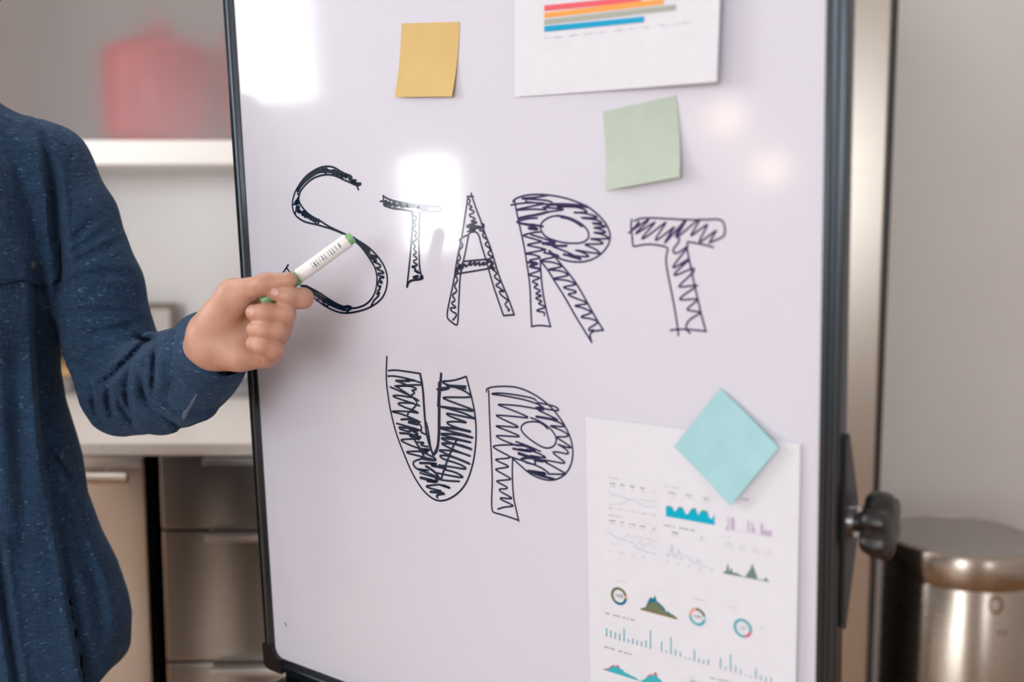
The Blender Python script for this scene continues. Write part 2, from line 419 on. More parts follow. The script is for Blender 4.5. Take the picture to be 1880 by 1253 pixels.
# drawer unit
du = thing('drawer_cabinet', 'stack of brushed steel drawers with edge pulls behind the whiteboard', 'cabinet', (-0.35, 2.1, 0))
box('body', -0.658, -0.045, CF+0.045, 2.55, 0.0, 0.90, M_DARK, du)
for (z0, z1) in ((0.757, 0.896), (0.499, 0.752), (0.12, 0.494)):
    d = box('drawer', -0.657, -0.045, CF+0.022, CF+0.044, z0, z1, M_STEEL, du)
    box('pull', -0.566, -0.14, CF-0.008, CF+0.040, z1-0.003, z1+0.002, M_STEELH, d, bev=0.001)
    box('pull_lip', -0.566, -0.14, CF-0.010, CF-0.006, z1-0.010, z1+0.002, M_STEELH, d, bev=0.0012)
# unit further left, out behind the man
lu = thing('base_cabinet', 'steel fronted base cabinet behind the man in the blue shirt', 'cabinet', (-1.7, 2.1, 0))
box('body', -2.2, -1.29, CF+0.045, 2.55, 0.0, 0.90, M_DARK, lu)
for x0 in (-2.19, -1.738):
    q = box('door', x0, x0+0.447, CF+0.022, CF+0.044, 0.11, 0.895, M_STEEL, lu)
    tube('handle', [(x0+0.05, CF-0.012, 0.864), (x0+0.40, CF-0.012, 0.864)], 0.009, M_STEELH, q)
# wall cabinet with frosted doors
def frosted():
    m = bpy.data.materials.new('frosted_glass'); m.use_nodes = True; t = m.node_tree; t.nodes.clear()
    o = t.nodes.new('ShaderNodeOutputMaterial')
    rf = t.nodes.new('ShaderNodeBsdfRefraction'); rf.inputs['Roughness'].default_value = 0.9; rf.inputs['IOR'].default_value = 1.35
    rf.inputs['Color'].default_value = (0.85, 0.85, 0.84, 1)
    tr = t.nodes.new('ShaderNodeBsdfTransparent'); tr.inputs['Color'].default_value = (0.9, 0.9, 0.9, 1)
    df = t.nodes.new('ShaderNodeBsdfDiffuse'); df.inputs['Color'].default_value = (0.36, 0.345, 0.34, 1)
    gl = t.nodes.new('ShaderNodeBsdfGlossy'); gl.inputs['Roughness'].default_value = 0.25; gl.inputs['Color'].default_value = (0.9, 0.9, 0.9, 1)
    m1 = t.nodes.new('ShaderNodeMixShader'); m1.inputs[0].default_value = 0.10
    m2 = t.nodes.new('ShaderNodeMixShader'); m2.inputs[0].default_value = 0.15
    m3 = t.nodes.new('ShaderNodeMixShader'); m3.inputs[0].default_value = 0.045
    t.links.new(rf.outputs[0], m1.inputs[1]); t.links.new(tr.outputs[0], m1.inputs[2])
    t.links.new(m1.outputs[0], m2.inputs[1]); t.links.new(df.outputs[0], m2.inputs[2])
    t.links.new(m2.outputs[0], m3.inputs[1]); t.links.new(gl.outputs[0], m3.inputs[2]); t.links.new(m3.outputs[0], o.inputs[0])
    return m
M_FROST = frosted()
WCY = 2.24; WCZ = 1.462
wc = thing('wall_cabinet', 'frosted glass wall cabinet with a thick white base above the worktop', 'cabinet', (-0.6, 2.4, WCZ))
box('base_panel', -1.17, 0.0, WCY-0.004, R_['y1'], WCZ, WCZ+0.054, M_WHITE, wc)
box('side_panel', -1.17, -1.152, WCY, R_['y1'], WCZ+0.054, 2.25, M_WHITE, wc)
box('side_panel', -0.018, 0.0, WCY, R_['y1'], WCZ+0.054, 2.25, M_WHITE, wc)
box('top_panel', -1.17, 0.0, WCY, R_['y1'], 2.25, 2.27, M_WHITE, wc)
box('back_panel', -1.152, -0.018, R_['y1']-0.012, R_['y1']-0.002, WCZ+0.054, 2.25, mat('grey_interior', (0.42, 0.40, 0.39), 0.6), wc)
for x0 in (-1.142, -0.578):
    pyd('door', [(x0, WCY, WCZ+0.056), (x0+0.556, WCY, WCZ+0.056), (x0+0.556, WCY, 2.248), (x0, WCY, 2.248)], [(0, 1, 2, 3)], M_FROST, wc)
tall = thing('tall_cabinet', 'grey brown tall cabinet beside the frosted wall cabinet', 'cabinet', (-1.5, 2.4, 0.925))
M_TALL = noisy('taupe_laminate', (0.30, 0.26, 0.23), (0.34, 0.30, 0.27), 8, 0.45)
box('body', -1.80, -1.176, WCY+0.03, R_['y1']-0.03, 0.925, 2.27, M_TALL, tall)
box('door', -1.798, -1.178, WCY+0.01, WCY+0.03, 0.935, 2.26, M_TALL, tall)
# red crockery inside the wall cabinet
M_RED = noisy('red_glaze', (0.66, 0.025, 0.04), (0.74, 0.04, 0.055), 20, 0.3)
def pot(x, y, r, h, label, lid):
    z = WCZ+0.054
    t = thing('red_pot', label, 'pot', (x, y, z), 'red pots behind the frosted glass')
    lathe('pot_body', [(r*0.82, 0), (r*0.97, h*0.12), (r, h*0.5), (r*0.98, h), (r*0.93, h), (r*0.93, h*0.2), (r*0.5, h*0.06)], (x, y, z), M_RED, t)
    if lid:
        lathe('lid', [(r*1.0, h), (r*0.98, h+0.012), (r*0.7, h+0.035), (r*0.2, h+0.05), (r*0.12, h+0.055), (r*0.2, h+0.075), (r*0.12, h+0.085)], (x, y, z), M_RED, t)
    return t
pot(-0.815, 2.385, 0.135, 0.20, 'wide red lidded pot behind the frosted cabinet door', True)
pot(-0.545, 2.375, 0.12, 0.24, 'deep open red pot between the two lidded pots', False)
pot(-0.29, 2.375, 0.12, 0.27, 'tall red lidded pot behind the frosted door nearest the board', True)
M_RED2 = mat('red_glass', (0.42, 0.03, 0.04), 0.2)
# things on the worktop, behind the arm
M_FRAMEB = noisy('brown_frame', (0.20, 0.14, 0.11), (0.26, 0.19, 0.15), 30, 0.5, stretch=(1, 1, 6))
WZ = 0.925
a = P(325, 557, 2.56)
fx1 = a[0]; fz1 = a[2]; fy = 2.515; fx0 = fx1-0.17
pf = thing('picture_frame', 'small brown framed print leaning on the wall behind the arm', 'picture frame', ((fx0+fx1)/2, fy, WZ))
def lean(x, y, z): return (x, y+(z-WZ)*0.12, z)
tb = 0.014
box('frame_side', fx0, fx0+tb, fy, fy+0.014, WZ, fz1, M_FRAMEB, pf, frame=lean)
box('frame_side', fx1-tb, fx1, fy, fy+0.014, WZ, fz1, M_FRAMEB, pf, frame=lean)
box('frame_side', fx0+tb, fx1-tb, fy, fy+0.014, fz1-tb, fz1, M_FRAMEB, pf, frame=lean)
box('frame_side', fx0+tb, fx1-tb, fy, fy+0.014, WZ, WZ+tb, M_FRAMEB, pf, frame=lean)
box('print', fx0+tb, fx1-tb, fy+0.004, fy+0.010, WZ+tb, fz1-tb, mat('print_paper', (0.70, 0.66, 0.63), 0.6), pf, bev=0, frame=lean)
gx, gz = fx1-0.078, fz1-0.035
M_LEAF = mat('leaf_print', (0.03, 0.06, 0.04), 0.6)
vs = [lean(gx+(0.016+0.006*math.sin(5*t))*math.cos(t), fy+0.0035, gz+(0.011+0.004*math.cos(3*t))*math.sin(t)) for t in np.linspace(0, 2*math.pi, 24, endpoint=False)]
pyd('printed_leaf', vs, [tuple(range(24))], M_LEAF, pf)
M_WOOD = noisy('tan_wood', (0.45, 0.25, 0.10), (0.60, 0.36, 0.17), 14, 0.5, stretch=(1, 6, 6))
q = P(120, 700, 2.46)
cb = thing('bread_box', 'grey bread box with a tan wooden lid on the worktop behind the arm', 'box', (q[0]-0.03, 2.46, WZ))
bx0, bx1 = q[0]-0.07, q[0]+0.035
box('body', bx0, bx1, 2.39, 2.53, WZ, WZ+0.042, mat('grey_enamel', (0.22, 0.21, 0.20), 0.4), cb, bev=0.006)
box('lid', bx0-0.004, bx1+0.004, 2.386, 2.534, WZ+0.042, WZ+0.066, M_WOOD, cb, bev=0.004)
q = P(445, 704, 2.45)
tr = thing('serving_tray', 'low grey tray on the worktop behind the shirt cuff', 'tray', (q[0]+0.02, 2.43, WZ))
M_TRAY = mat('tray_grey', (0.30, 0.29, 0.29), 0.35, 0.6)
box('tray_base', q[0]-0.11, q[0]+0.20, 2.32, 2.55, WZ, WZ+0.006, M_TRAY, tr, bev=0.002)
for (x0, x1, y0, y1) in ((-0.11, 0.20, 2.32, 2.328), (-0.11, 0.20, 2.542, 2.55), (-0.11, -0.102, 2.328, 2.542), (0.192, 0.20, 2.328, 2.542)):
    box('tray_rim', q[0]+x0, q[0]+x1, y0, y1, WZ+0.005, WZ+0.020, M_TRAY, tr, bev=0.002)

# refrigerator behind the board on the right
fr = thing('refrigerator', 'brushed steel refrigerator beside the round steel bin', 'refrigerator', (0.4, 2.3, 0))
FX1 = 0.737; FY = 1.95
M_FRSIDE = mat('dark_appliance_side', (0.03, 0.03, 0.03), 0.4)
box('body', 0.06, FX1, FY+0.055, R_['y1']-0.02, 0.02, 1.98, M_FRSIDE, fr)
for (z0, z1) in ((0.37, 1.975), (0.06, 0.36)):
    d = box('door', 0.06, FX1-0.012, FY, FY+0.05, z0, z1, M_STEEL, fr, bev=0.006, seg=3)
    tube('handle', [(0.13, FY-0.05, z0+0.15), (0.13, FY-0.05, min(z1-0.08, z0+0.75))], 0.012, M_STEELH, d)
    for z in (z0+0.2, min(z1-0.13, z0+0.7)): tube('handle_post', [(0.13, FY-0.05, z), (0.13, FY+0.005, z)], 0.008, M_STEELH, d)
box('edge_trim', FX1-0.012, FX1, FY+0.002, FY+0.054, 0.06, 1.975, M_FRSIDE, fr, bev=0.002)
for x in (0.12, 0.70):
    for y in (2.06, 2.5): lathe('foot', [(0.02, 0), (0.02, 0.022)], (x, y, 0), M_BLACK, fr, 16)

# round bin
cx, cy, ztop = 0.965, 2.085, 0.665
bn = thing('pedal_bin', 'round brushed steel bin with flat lid in front of the grey wall', 'bin', (cx, cy, 0))
lathe('bin_body', [(0.150, 0.03), (0.154, 0.034), (0.157, 0.10), (0.157, 0.592), (0.155, 0.595)], (cx, cy, 0), M_CAN, bn, 96)
lathe('base_ring', [(0.150, 0), (0.156, 0.004), (0.156, 0.03), (0.150, 0.034)], (cx, cy, 0), M_BLACK, bn, 96)
ld = lathe('lid', [(0.160, 0.596), (0.162, 0.599), (0.162, 0.655), (0.158, 0.662), (0.150, ztop), (0.148, ztop-0.002)], (cx, cy, 0), M_CAN, bn, 96)
lathe('lid_top', [(0.149, ztop-0.004), (0.149, ztop-0.001), (0.02, ztop+0.001)], (cx, cy, 0), mat('satin_steel_top', (0.44, 0.41, 0.40), 0.42, 0.85), ld, 96)
box('pedal', cx-0.03, cx+0.03, cy-0.20, cy-0.14, 0.012, 0.024, M_STEELH, bn, bev=0.003)
M_STAMP = mat('stamped_mark', (0.22, 0.14, 0.07), 0.5, 0.6)
def on_can(px, py):
    d = ray(px, py); o = CAM-np.array([cx, cy, 0]); r = 0.1578
    A = d[0]**2+d[1]**2; Bq = o[0]*d[0]+o[1]*d[1]; Cq = o[0]**2+o[1]**2-r*r
    t = (-Bq-math.sqrt(max(Bq*Bq-A*Cq, 0)))/A; return CAM+d*t
for i, (px, py, rx, ry) in enumerate(((1829, 1112, 13, 17), (1840, 1163, 9, 5))):
    ring = [[on_can(px+rx*f*math.cos(t), py+ry*f*math.sin(t)) for t in np.linspace(0, 2*math.pi, 24, endpoint=False)] for f in (1.0, 0.72)]
    loft('stamped_emblem', ring, M_STAMP, bn)

# ================================================================== WHITEBOARD EASEL
s0 = ST(469, 620)[0]; s1 = ST(1508.5, 620)[0]; t0 = ST(512, 1207)[1]; t1 = t0+1.0
base = L((s0+s1)/2, t0); 
eb = thing('whiteboard_easel', 'white magnetic flip chart board in a dark metal frame reading START UP', 'whiteboard', (base[0], base[1], 0))
def brd(s, t, h): return L(s, t, h)
box('writing_panel', s0-0.004, s1+0.004, t0-0.004, t1+0.004, -0.010, 0.0, M_BOARD, eb, bev=0, frame=lambda x, y, z: brd(x, y, z))
PROF = [(0, -0.012), (0, 0.0018), (0.0055, 0.0028), (0.0066, 0.0042), (0.0085, 0.0052), (0.0104, 0.0050), (0.0110, 0.0034), (0.0120, 0.0034),
        (0.0126, 0.0048), (0.0146, 0.0046), (0.0162, 0.0032), (0.0170, 0.0008), (0.0170, -0.014), (0.004, -0.014)]
def rail(name, A, Bp, out):
    rings = []
    for (s, t) in (A, Bp): rings.append([brd(s+out[0]*w_, t+out[1]*w_, h) for w_, h in PROF])
    o = loft(name, rings, M_RAIL, eb, cap=True, smooth=False)
    bm = bmesh.new(); bm.from_mesh(o.data); bmesh.ops.recalc_face_normals(bm, faces=bm.faces[:]); bm.to_mesh(o.data); bm.free(); return o
rail('side_rail', (s0, t0-0.002), (s0, t1), (-1, 0)); rail('side_rail', (s1, t0-0.002), (s1, t1), (1, 0))
rail('bottom_rail', (s0, t0), (s1, t0), (0, -1)); rail('top_rail', (s0, t1), (s1, t1), (0, 1))
for (sc, tc, a, b) in ((s0, t0, 1, 1), (s1, t0, -1, 1), (s0, t1, 1, -1), (s1, t1, -1, -1)):
    r = 0.014; out = [(-0.0185, -0.006), (-0.0175, -0.0135), (-0.0135, -0.0175), (-0.006, -0.0185), (0.016, -0.0185), (0.016, -0.0)]
    arc = [(r-r*math.sin(t), r-r*math.cos(t)) for t in np.linspace(0, math.pi/2, 9)]
    pts = out[:5]+[(r, -0.0005)]+arc[1:-1]+[(-0.0005, r), (-0.0185, 0.016)]
    vs = []; n_ = len(pts)
    for h in (-0.016, 0.0060): vs += [brd(sc+a*x, tc+b*y, h) for x, y in pts]
    fs = [tuple(range(n_)), tuple(range(2*n_-1, n_-1, -1))]+[(i, (i+1) % n_, n_+(i+1) % n_, n_+i) for i in range(n_)]
    o = pyd('corner_cap', vs, fs, M_BLACK, eb)
    bm = bmesh.new(); bm.from_mesh(o.data); bmesh.ops.recalc_face_normals(bm, faces=bm.faces[:]); bm.to_mesh(o.data); bm.free()
# pen tray under the bottom rail
for nm, x0, x1, y0, y1, z0, z1 in (('pen_tray', s0+0.004, s1-0.004, t0-0.034, t0-0.031, -0.014, 0.052), ('tray_lip', s0+0.004, s1-0.004, t0-0.031, t0-0.022, 0.049, 0.052),
                                   ('tray_back', s0+0.004, s1-0.004, t0-0.031, t0-0.016, -0.014, -0.010)):
    box(nm, x0, x1, y0, y1, z0, z1, M_RAIL, eb, bev=0.0008, frame=lambda x, y, z: brd(x, y, z))
# pivot plates with clamp knobs on both sides
kt = ST(1562, 976)[1]
for sg, sc in ((1, s1+0.0175), (-1, s0-0.0175)):
    tri = [(-0.006, kt+0.075), (-0.006, kt-0.085), (-0.012, kt-0.090), (-0.040, kt-0.012), (-0.043, kt), (-0.040, kt+0.010), (-0.012, kt+0.078)]
    n_ = len(tri); vs = [brd(sc+sg*w_, t, h) for w_ in (0.0, 0.003) for h, t in tri]
    o = pyd('pivot_plate', vs, [tuple(range(n_)), tuple(range(2*n_-1, n_-1, -1))]+[(i, (i+1) % n_, n_+(i+1) % n_, n_+i) for i in range(n_)], M_BLACK, eb)
    bm = bmesh.new(); bm.from_mesh(o.data); bmesh.ops.recalc_face_normals(bm, faces=bm.faces[:]); bm.to_mesh(o.data); bm.free()
    if sg < 0: continue
    kc = brd(sc+sg*0.003, kt, -0.027); ax = E1*sg
    lathe('washer', [(0.0135, 0), (0.0135, 0.0025), (0.006, 0.003)], kc, M_STEELB, o, 40, ax)
    lathe('knob_stem', [(0.0085, 0.002), (0.0085, 0.011), (0.012, 0.0125)], kc, M_BLACK, o, 40, ax)
    lobes = lambda t: 1+0.085*np.tanh(2.2*math.cos(6*t))
    lathe('star_knob', [(0.012, 0.0105), (0.0225, 0.0110), (0.0250, 0.0135), (0.0265, 0.018), (0.0265, 0.026), (0.0250, 0.0305), (0.0205, 0.0325), (0.010, 0.0335)], kc, M_BLACK, o, 96, ax, rad=lobes)
# tripod legs
tops = [brd(s1+0.01, kt, -0.045), brd(s0-0.01, kt, -0.045)]
bz = np.array([NB[0], NB[1], 0]); bz = unit(bz)
ft = [base+E1*0.42-bz*0.10, base-E1*0.42-bz*0.10, base-bz*0.95]
def legs(name, a, b):
    b = np.array([b[0], b[1], 0.02]); o = tube(name, [a, b], 0.012, M_RAIL, eb)
    lathe('rubber_foot', [(0.017, 0), (0.017, 0.03), (0.013, 0.045)], (b[0], b[1], 0), M_BLACK, o, 20)
legs('leg', brd(s1-0.03, kt-0.02, -0.032), ft[0]); legs('leg', brd(s0+0.03, kt-0.02, -0.032), ft[1]); legs('leg', brd((s0+s1)/2, kt+0.15, -0.035), ft[2])
box('rear_crossbar', s0+0.01, s1-0.01, kt-0.035, kt-0.005, -0.040, -0.022, M_RAIL, eb, bev=0.003, frame=lambda x, y, z: brd(x, y, z))
box('rear_spine', (s0+s1)/2-0.02, (s0+s1)/2+0.02, kt-0.035, kt+0.20, -0.040, -0.012, M_RAIL, eb, bev=0.003, frame=lambda x, y, z: brd(x, y, z))
box('rear_bracket', s0+0.02, s0+0.05, kt-0.035, kt+0.005, -0.030, -0.012, M_RAIL, eb, bev=0.003, frame=lambda x, y, z: brd(x, y, z))
box('rear_bracket', s1-0.05, s1-0.02, kt-0.035, kt+0.005, -0.030, -0.012, M_RAIL, eb, bev=0.003, frame=lambda x, y, z: brd(x, y, z))

# ------------------------------------------------------------------ the drawn letters
def V(ox, oy, sc): return lambda pts: [(ox+x/sc, oy+y/sc) for x, y in pts]
ZA, ZB, ZC, ZD = V(510, 290, 8.355), V(510, 430, 7.832), V(690, 345, 6.425), V(810, 345, 4.727)
ZE, ZF, ZG, ZH = V(930, 345, 8.352), V(930, 460, 6.962), V(1145, 390, 9.4), V(1145, 470, 7.83)
ZI, ZJ, ZK, ZL = V(700, 645, 8.356), V(700, 780, 8.356), V(885, 700, 9.639), V(885, 810, 7.833)
def ribbon(vs, fs, pts, wd, h):
    """A felt-tip stroke: flat strip with rounded ends lying on the board (pts in pixels)."""
    st = np.array([ST(*p) for p in pts]); st = np.array(chaikin(list(st), 2))
    keep = [0]
    for i in range(1, len(st)):
        if np.linalg.norm(st[i]-st[keep[-1]]) > 0.0004: keep.append(i)
    st = st[keep]
    if len(st) < 2: return
    d = np.gradient(st, axis=0); d /= np.linalg.norm(d, axis=1)[:, None]+1e-12; nn = np.stack([-d[:, 1], d[:, 0]], 1)
    # rounded tips
    head = [st[0]-d[0]*wd*0.5*q for q in (0.95, 0.6)]; tail = [st[-1]+d[-1]*wd*0.5*q for q in (0.6, 0.95)]
    sp = np.vstack([head, st, tail]); sn = np.vstack([[nn[0]]*2, nn, [nn[-1]]*2]); sw = np.array([0.35, 0.8]+[1.0]*len(st)+[0.8, 0.35])*wd/2
    b0 = len(vs)
    for p, q, w_ in zip(sp, sn, sw):
        a = p+q*w_; b = p-q*w_; vs.append(brd(a[0], a[1], h)); vs.append(brd(b[0], b[1], h))
    for i in range(len(sp)-1): fs.append((b0+2*i, b0+2*i+1, b0+2*i+3, b0+2*i+2))
def letter(ch, strokes, wd, col):
    vs, fs = [], []
    for j, s in enumerate(strokes):
        w_ = wd
        if isinstance(s, tuple): s, w_ = s
        ribbon(vs, fs, s, w_, 0.00022+0.000012*j)
    m = mat('marker_ink_'+ch, tuple(1.5*v for v in col), 0.085, 0, 0.5)
    o = pyd('drawn_letter', vs, fs, m, eb); o['label'] = 'hand drawn scribble filled letter %s' % ch[0]
    return o
so = ZA([(1140, 300), (1060, 260), (950, 200), (870, 145), (780, 130), (690, 135), (610, 165), (520, 215), (440, 275), (370, 355), (310, 445), (260, 540), (232, 640), (222, 730), (235, 810), (270, 880), (330, 935), (410, 980), (500, 1005), (600, 1025), (700, 1055), (790, 1080), (900, 1120), (1010, 1170), (1100, 1210)]) + \
     ZB([(1080, 50), (1200, 120), (1320, 200), (1430, 310), (1510, 420), (1560, 530), (1580, 640), (1570, 760), (1535, 870), (1470, 960), (1350, 1045), (1230, 1095), (1080, 1130), (960, 1140), (850, 1120), (720, 1060), (600, 980), (480, 880), (370, 780), (250, 650), (180, 555), (130, 490)])
si = ZA([(1200, 420), (1090, 370), (1030, 345), (940, 300), (850, 265), (760, 255), (660, 270), (560, 305), (480, 360), (410, 430), (350, 510), (330, 570), (320, 640), (345, 710), (400, 790), (470, 860), (560, 920), (660, 970), (760, 1040), (870, 1095), (1000, 1155), (1090, 1195)]) + \
     ZB([(1080, 60), (1150, 130), (1230, 220), (1300, 320), (1360, 410), (1410, 510), (1430, 620), (1425, 730), (1400, 850), (1340, 950), (1260, 1020), (1170, 1055), (1080, 1070), (960, 1050), (860, 1010), (740, 940), (600, 840), (480, 780), (400, 740)])
letter('S', [so, si, ZB([(80, 555), (120, 490), (155, 440)]),
    (ZA([(1120, 290), (1000, 240), (1090, 330), (960, 215), (1010, 330), (900, 190), (930, 290), (860, 170), (880, 260), (820, 200), (900, 215), (760, 205), (740, 150), (735, 245), (700, 150), (660, 215), (620, 165), (560, 235), (600, 200), (480, 270)]), 0.0042),
    (ZA([(1100, 320), (1150, 360), (1220, 350), (1110, 375), (1220, 395), (1130, 390), (1260, 405), (1180, 425), (1265, 400)]), 0.0042),
    ZA([(1190, 400), (1220, 440), (1240, 490)]), (ZA([(700, 190), (600, 220), (520, 270), (440, 330), (380, 390), (330, 460), (310, 510)]), 0.0046),
    (ZA([(560, 225), (470, 290), (400, 350), (360, 410), (320, 490)]), 0.004), (ZA([(940, 250), (840, 215), (740, 205), (640, 215)]), 0.0035),
    ZA([(305, 550), (335, 570), (300, 640), (260, 690)]), (ZA([(320, 640), (260, 690), (320, 660), (250, 700), (340, 690), (300, 700)]), 0.0036),
    (ZA([(285, 770), (350, 730), (285, 850), (370, 790), (310, 850), (400, 820), (360, 890), (440, 850), (400, 920), (480, 880), (450, 930), (520, 900), (490, 960), (570, 920), (530, 985), (620, 940), (580, 1000)]), 0.0028),
    (ZA([(400, 830), (470, 890), (560, 945), (630, 960)]), 0.0042), ZA([(650, 965), (610, 1020)]), ZA([(245, 715), (300, 710), (270, 860)]),
    (ZB([(1090, 65), (1170, 130), (1250, 200), (1310, 250)]), 0.0050), ZB([(1110, 80), (1230, 140), (1180, 170), (1310, 200), (1320, 240), (1240, 240), (1290, 290), (1420, 320), (1430, 350), (1310, 320), (1330, 350), (1440, 385), (1390, 395), (1360, 390), (1480, 440), (1480, 480), (1410, 490)]),
    ZB([(1440, 510), (1530, 545), (1520, 570), (1440, 560), (1450, 600), (1560, 620), (1440, 640), (1510, 690), (1490, 715), (1450, 660), (1440, 760), (1500, 740), (1450, 790), (1490, 780), (1420, 830), (1490, 850), (1400, 860), (1470, 870), (1420, 920), (1380, 960), (1340, 1045)]),
    (ZB([(370, 760), (480, 820), (620, 910), (740, 990), (860, 1045), (960, 1075)]), 0.0058), (ZB([(430, 790), (560, 880), (700, 960), (820, 1010)]), 0.0050),
    ZB([(560, 960), (610, 920), (660, 980), (700, 1050), (740, 1010)]), ZB([(940, 1090), (950, 1045), (1020, 1030), (1080, 1060), (1030, 1095), (950, 1085)]), (ZB([(1030, 1080), (990, 1135)]), 0.003),
    ], 0.0023, (0.004, 0.011, 0.026))
letter('T first', [ZC([(85, 95), (140, 130), (230, 160), (330, 180), (450, 200), (560, 208), (660, 222), (770, 225), (765, 290), (540, 268)]), ZC([(110, 215), (200, 245), (300, 255), (410, 275), (435, 285)]),
    ZC([(90, 95), (95, 200)]), ZC([(55, 160), (130, 155)]), (ZC([(100, 200), (130, 150), (125, 210), (180, 155), (150, 215), (240, 170), (200, 225), (320, 185), (280, 225), (400, 205), (350, 220), (440, 215), (520, 225), (480, 240), (600, 240)]), 0.0036),
    ZC([(435, 290), (432, 470), (425, 560), (410, 760), (395, 930), (380, 1060), (370, 1170)]), ZC([(515, 290), (512, 480), (505, 640), (512, 780), (515, 920), (530, 1010), (550, 1065)]),
    ZC([(425, 310), (490, 360), (440, 400), (480, 440), (425, 490), (495, 530), (450, 570), (500, 600), (425, 645), (475, 690), (440, 730), (495, 765), (430, 790), (505, 835), (425, 870), (515, 915), (405, 930), (480, 950), (450, 985), (520, 985), (470, 1000), (525, 1005)]),
    (ZC([(370, 1170), (385, 1115), (430, 1090), (540, 1080), (560, 1060), (540, 1030), (525, 1070)]), 0.0027), (ZC([(500, 1045), (480, 1075), (430, 1055), (500, 1040)]), 0.0026), (ZC([(372, 1160), (378, 1115)]), 0.003)], 0.0022, (0.004, 0.012, 0.03))
letter('A', [ZD([(262, 48), (264, 80)]), ZD([(228, 75), (280, 75)]), ZD([(232, 80), (220, 170), (200, 300), (180, 430), (150, 560), (125, 700), (118, 760), (100, 860), (75, 970), (45, 1120), (80, 1160), (130, 1195), (145, 1185), (150, 1080), (158, 900), (165, 760), (190, 650), (215, 540), (235, 420), (250, 385), (320, 380), (350, 500), (385, 610), (410, 700), (450, 840), (490, 960), (525, 1060), (542, 1110)]),
    ZD([(542, 1110), (635, 1103)]), ZD([(635, 1103), (580, 950), (510, 790), (465, 640), (430, 520), (380, 400), (350, 300), (310, 200), (270, 80)]),
    ZD([(190, 640), (300, 630), (400, 620)]), ZD([(150, 745), (250, 730), (420, 700)]),
    ZD([(240, 95), (258, 115), (232, 145), (280, 165), (235, 182), (305, 210), (225, 240), (315, 270), (240, 295), (340, 300), (210, 325), (330, 325), (210, 350), (350, 345), (215, 365), (330, 360), (230, 380)]), (ZD([(230, 335), (340, 345)]), 0.0040), ZD([(350, 310), (375, 320), (370, 350), (335, 350), (345, 370)]),
    ZD([(335, 370), (380, 380), (350, 420), (420, 460), (370, 490), (440, 535), (395, 575), (460, 605), (400, 620), (465, 650), (420, 690), (495, 745), (450, 770), (525, 820), (465, 845), (510, 870), (560, 910), (500, 890), (520, 935), (590, 980), (545, 1010), (605, 1070), (580, 1065)]),
    (ZD([(400, 625), (460, 660), (415, 690), (460, 700)]), 0.0034), ZD([(230, 410), (170, 440), (155, 460), (200, 500), (145, 550), (175, 620), (130, 645), (190, 690), (115, 700), (160, 740), (120, 760), (150, 800), (110, 850), (145, 900), (90, 930), (130, 980), (80, 1000), (145, 1045), (70, 1040), (100, 1080), (135, 1090), (130, 1120), (100, 1150)]),
    (ZD([(130, 730), (170, 650), (150, 720), (190, 660)]), 0.0034), ZD([(170, 725), (215, 650), (210, 700), (270, 625), (240, 690), (310, 630), (280, 690), (345, 630), (320, 690), (390, 630), (350, 680), (410, 650)])], 0.0020, (0.010, 0.010, 0.035))
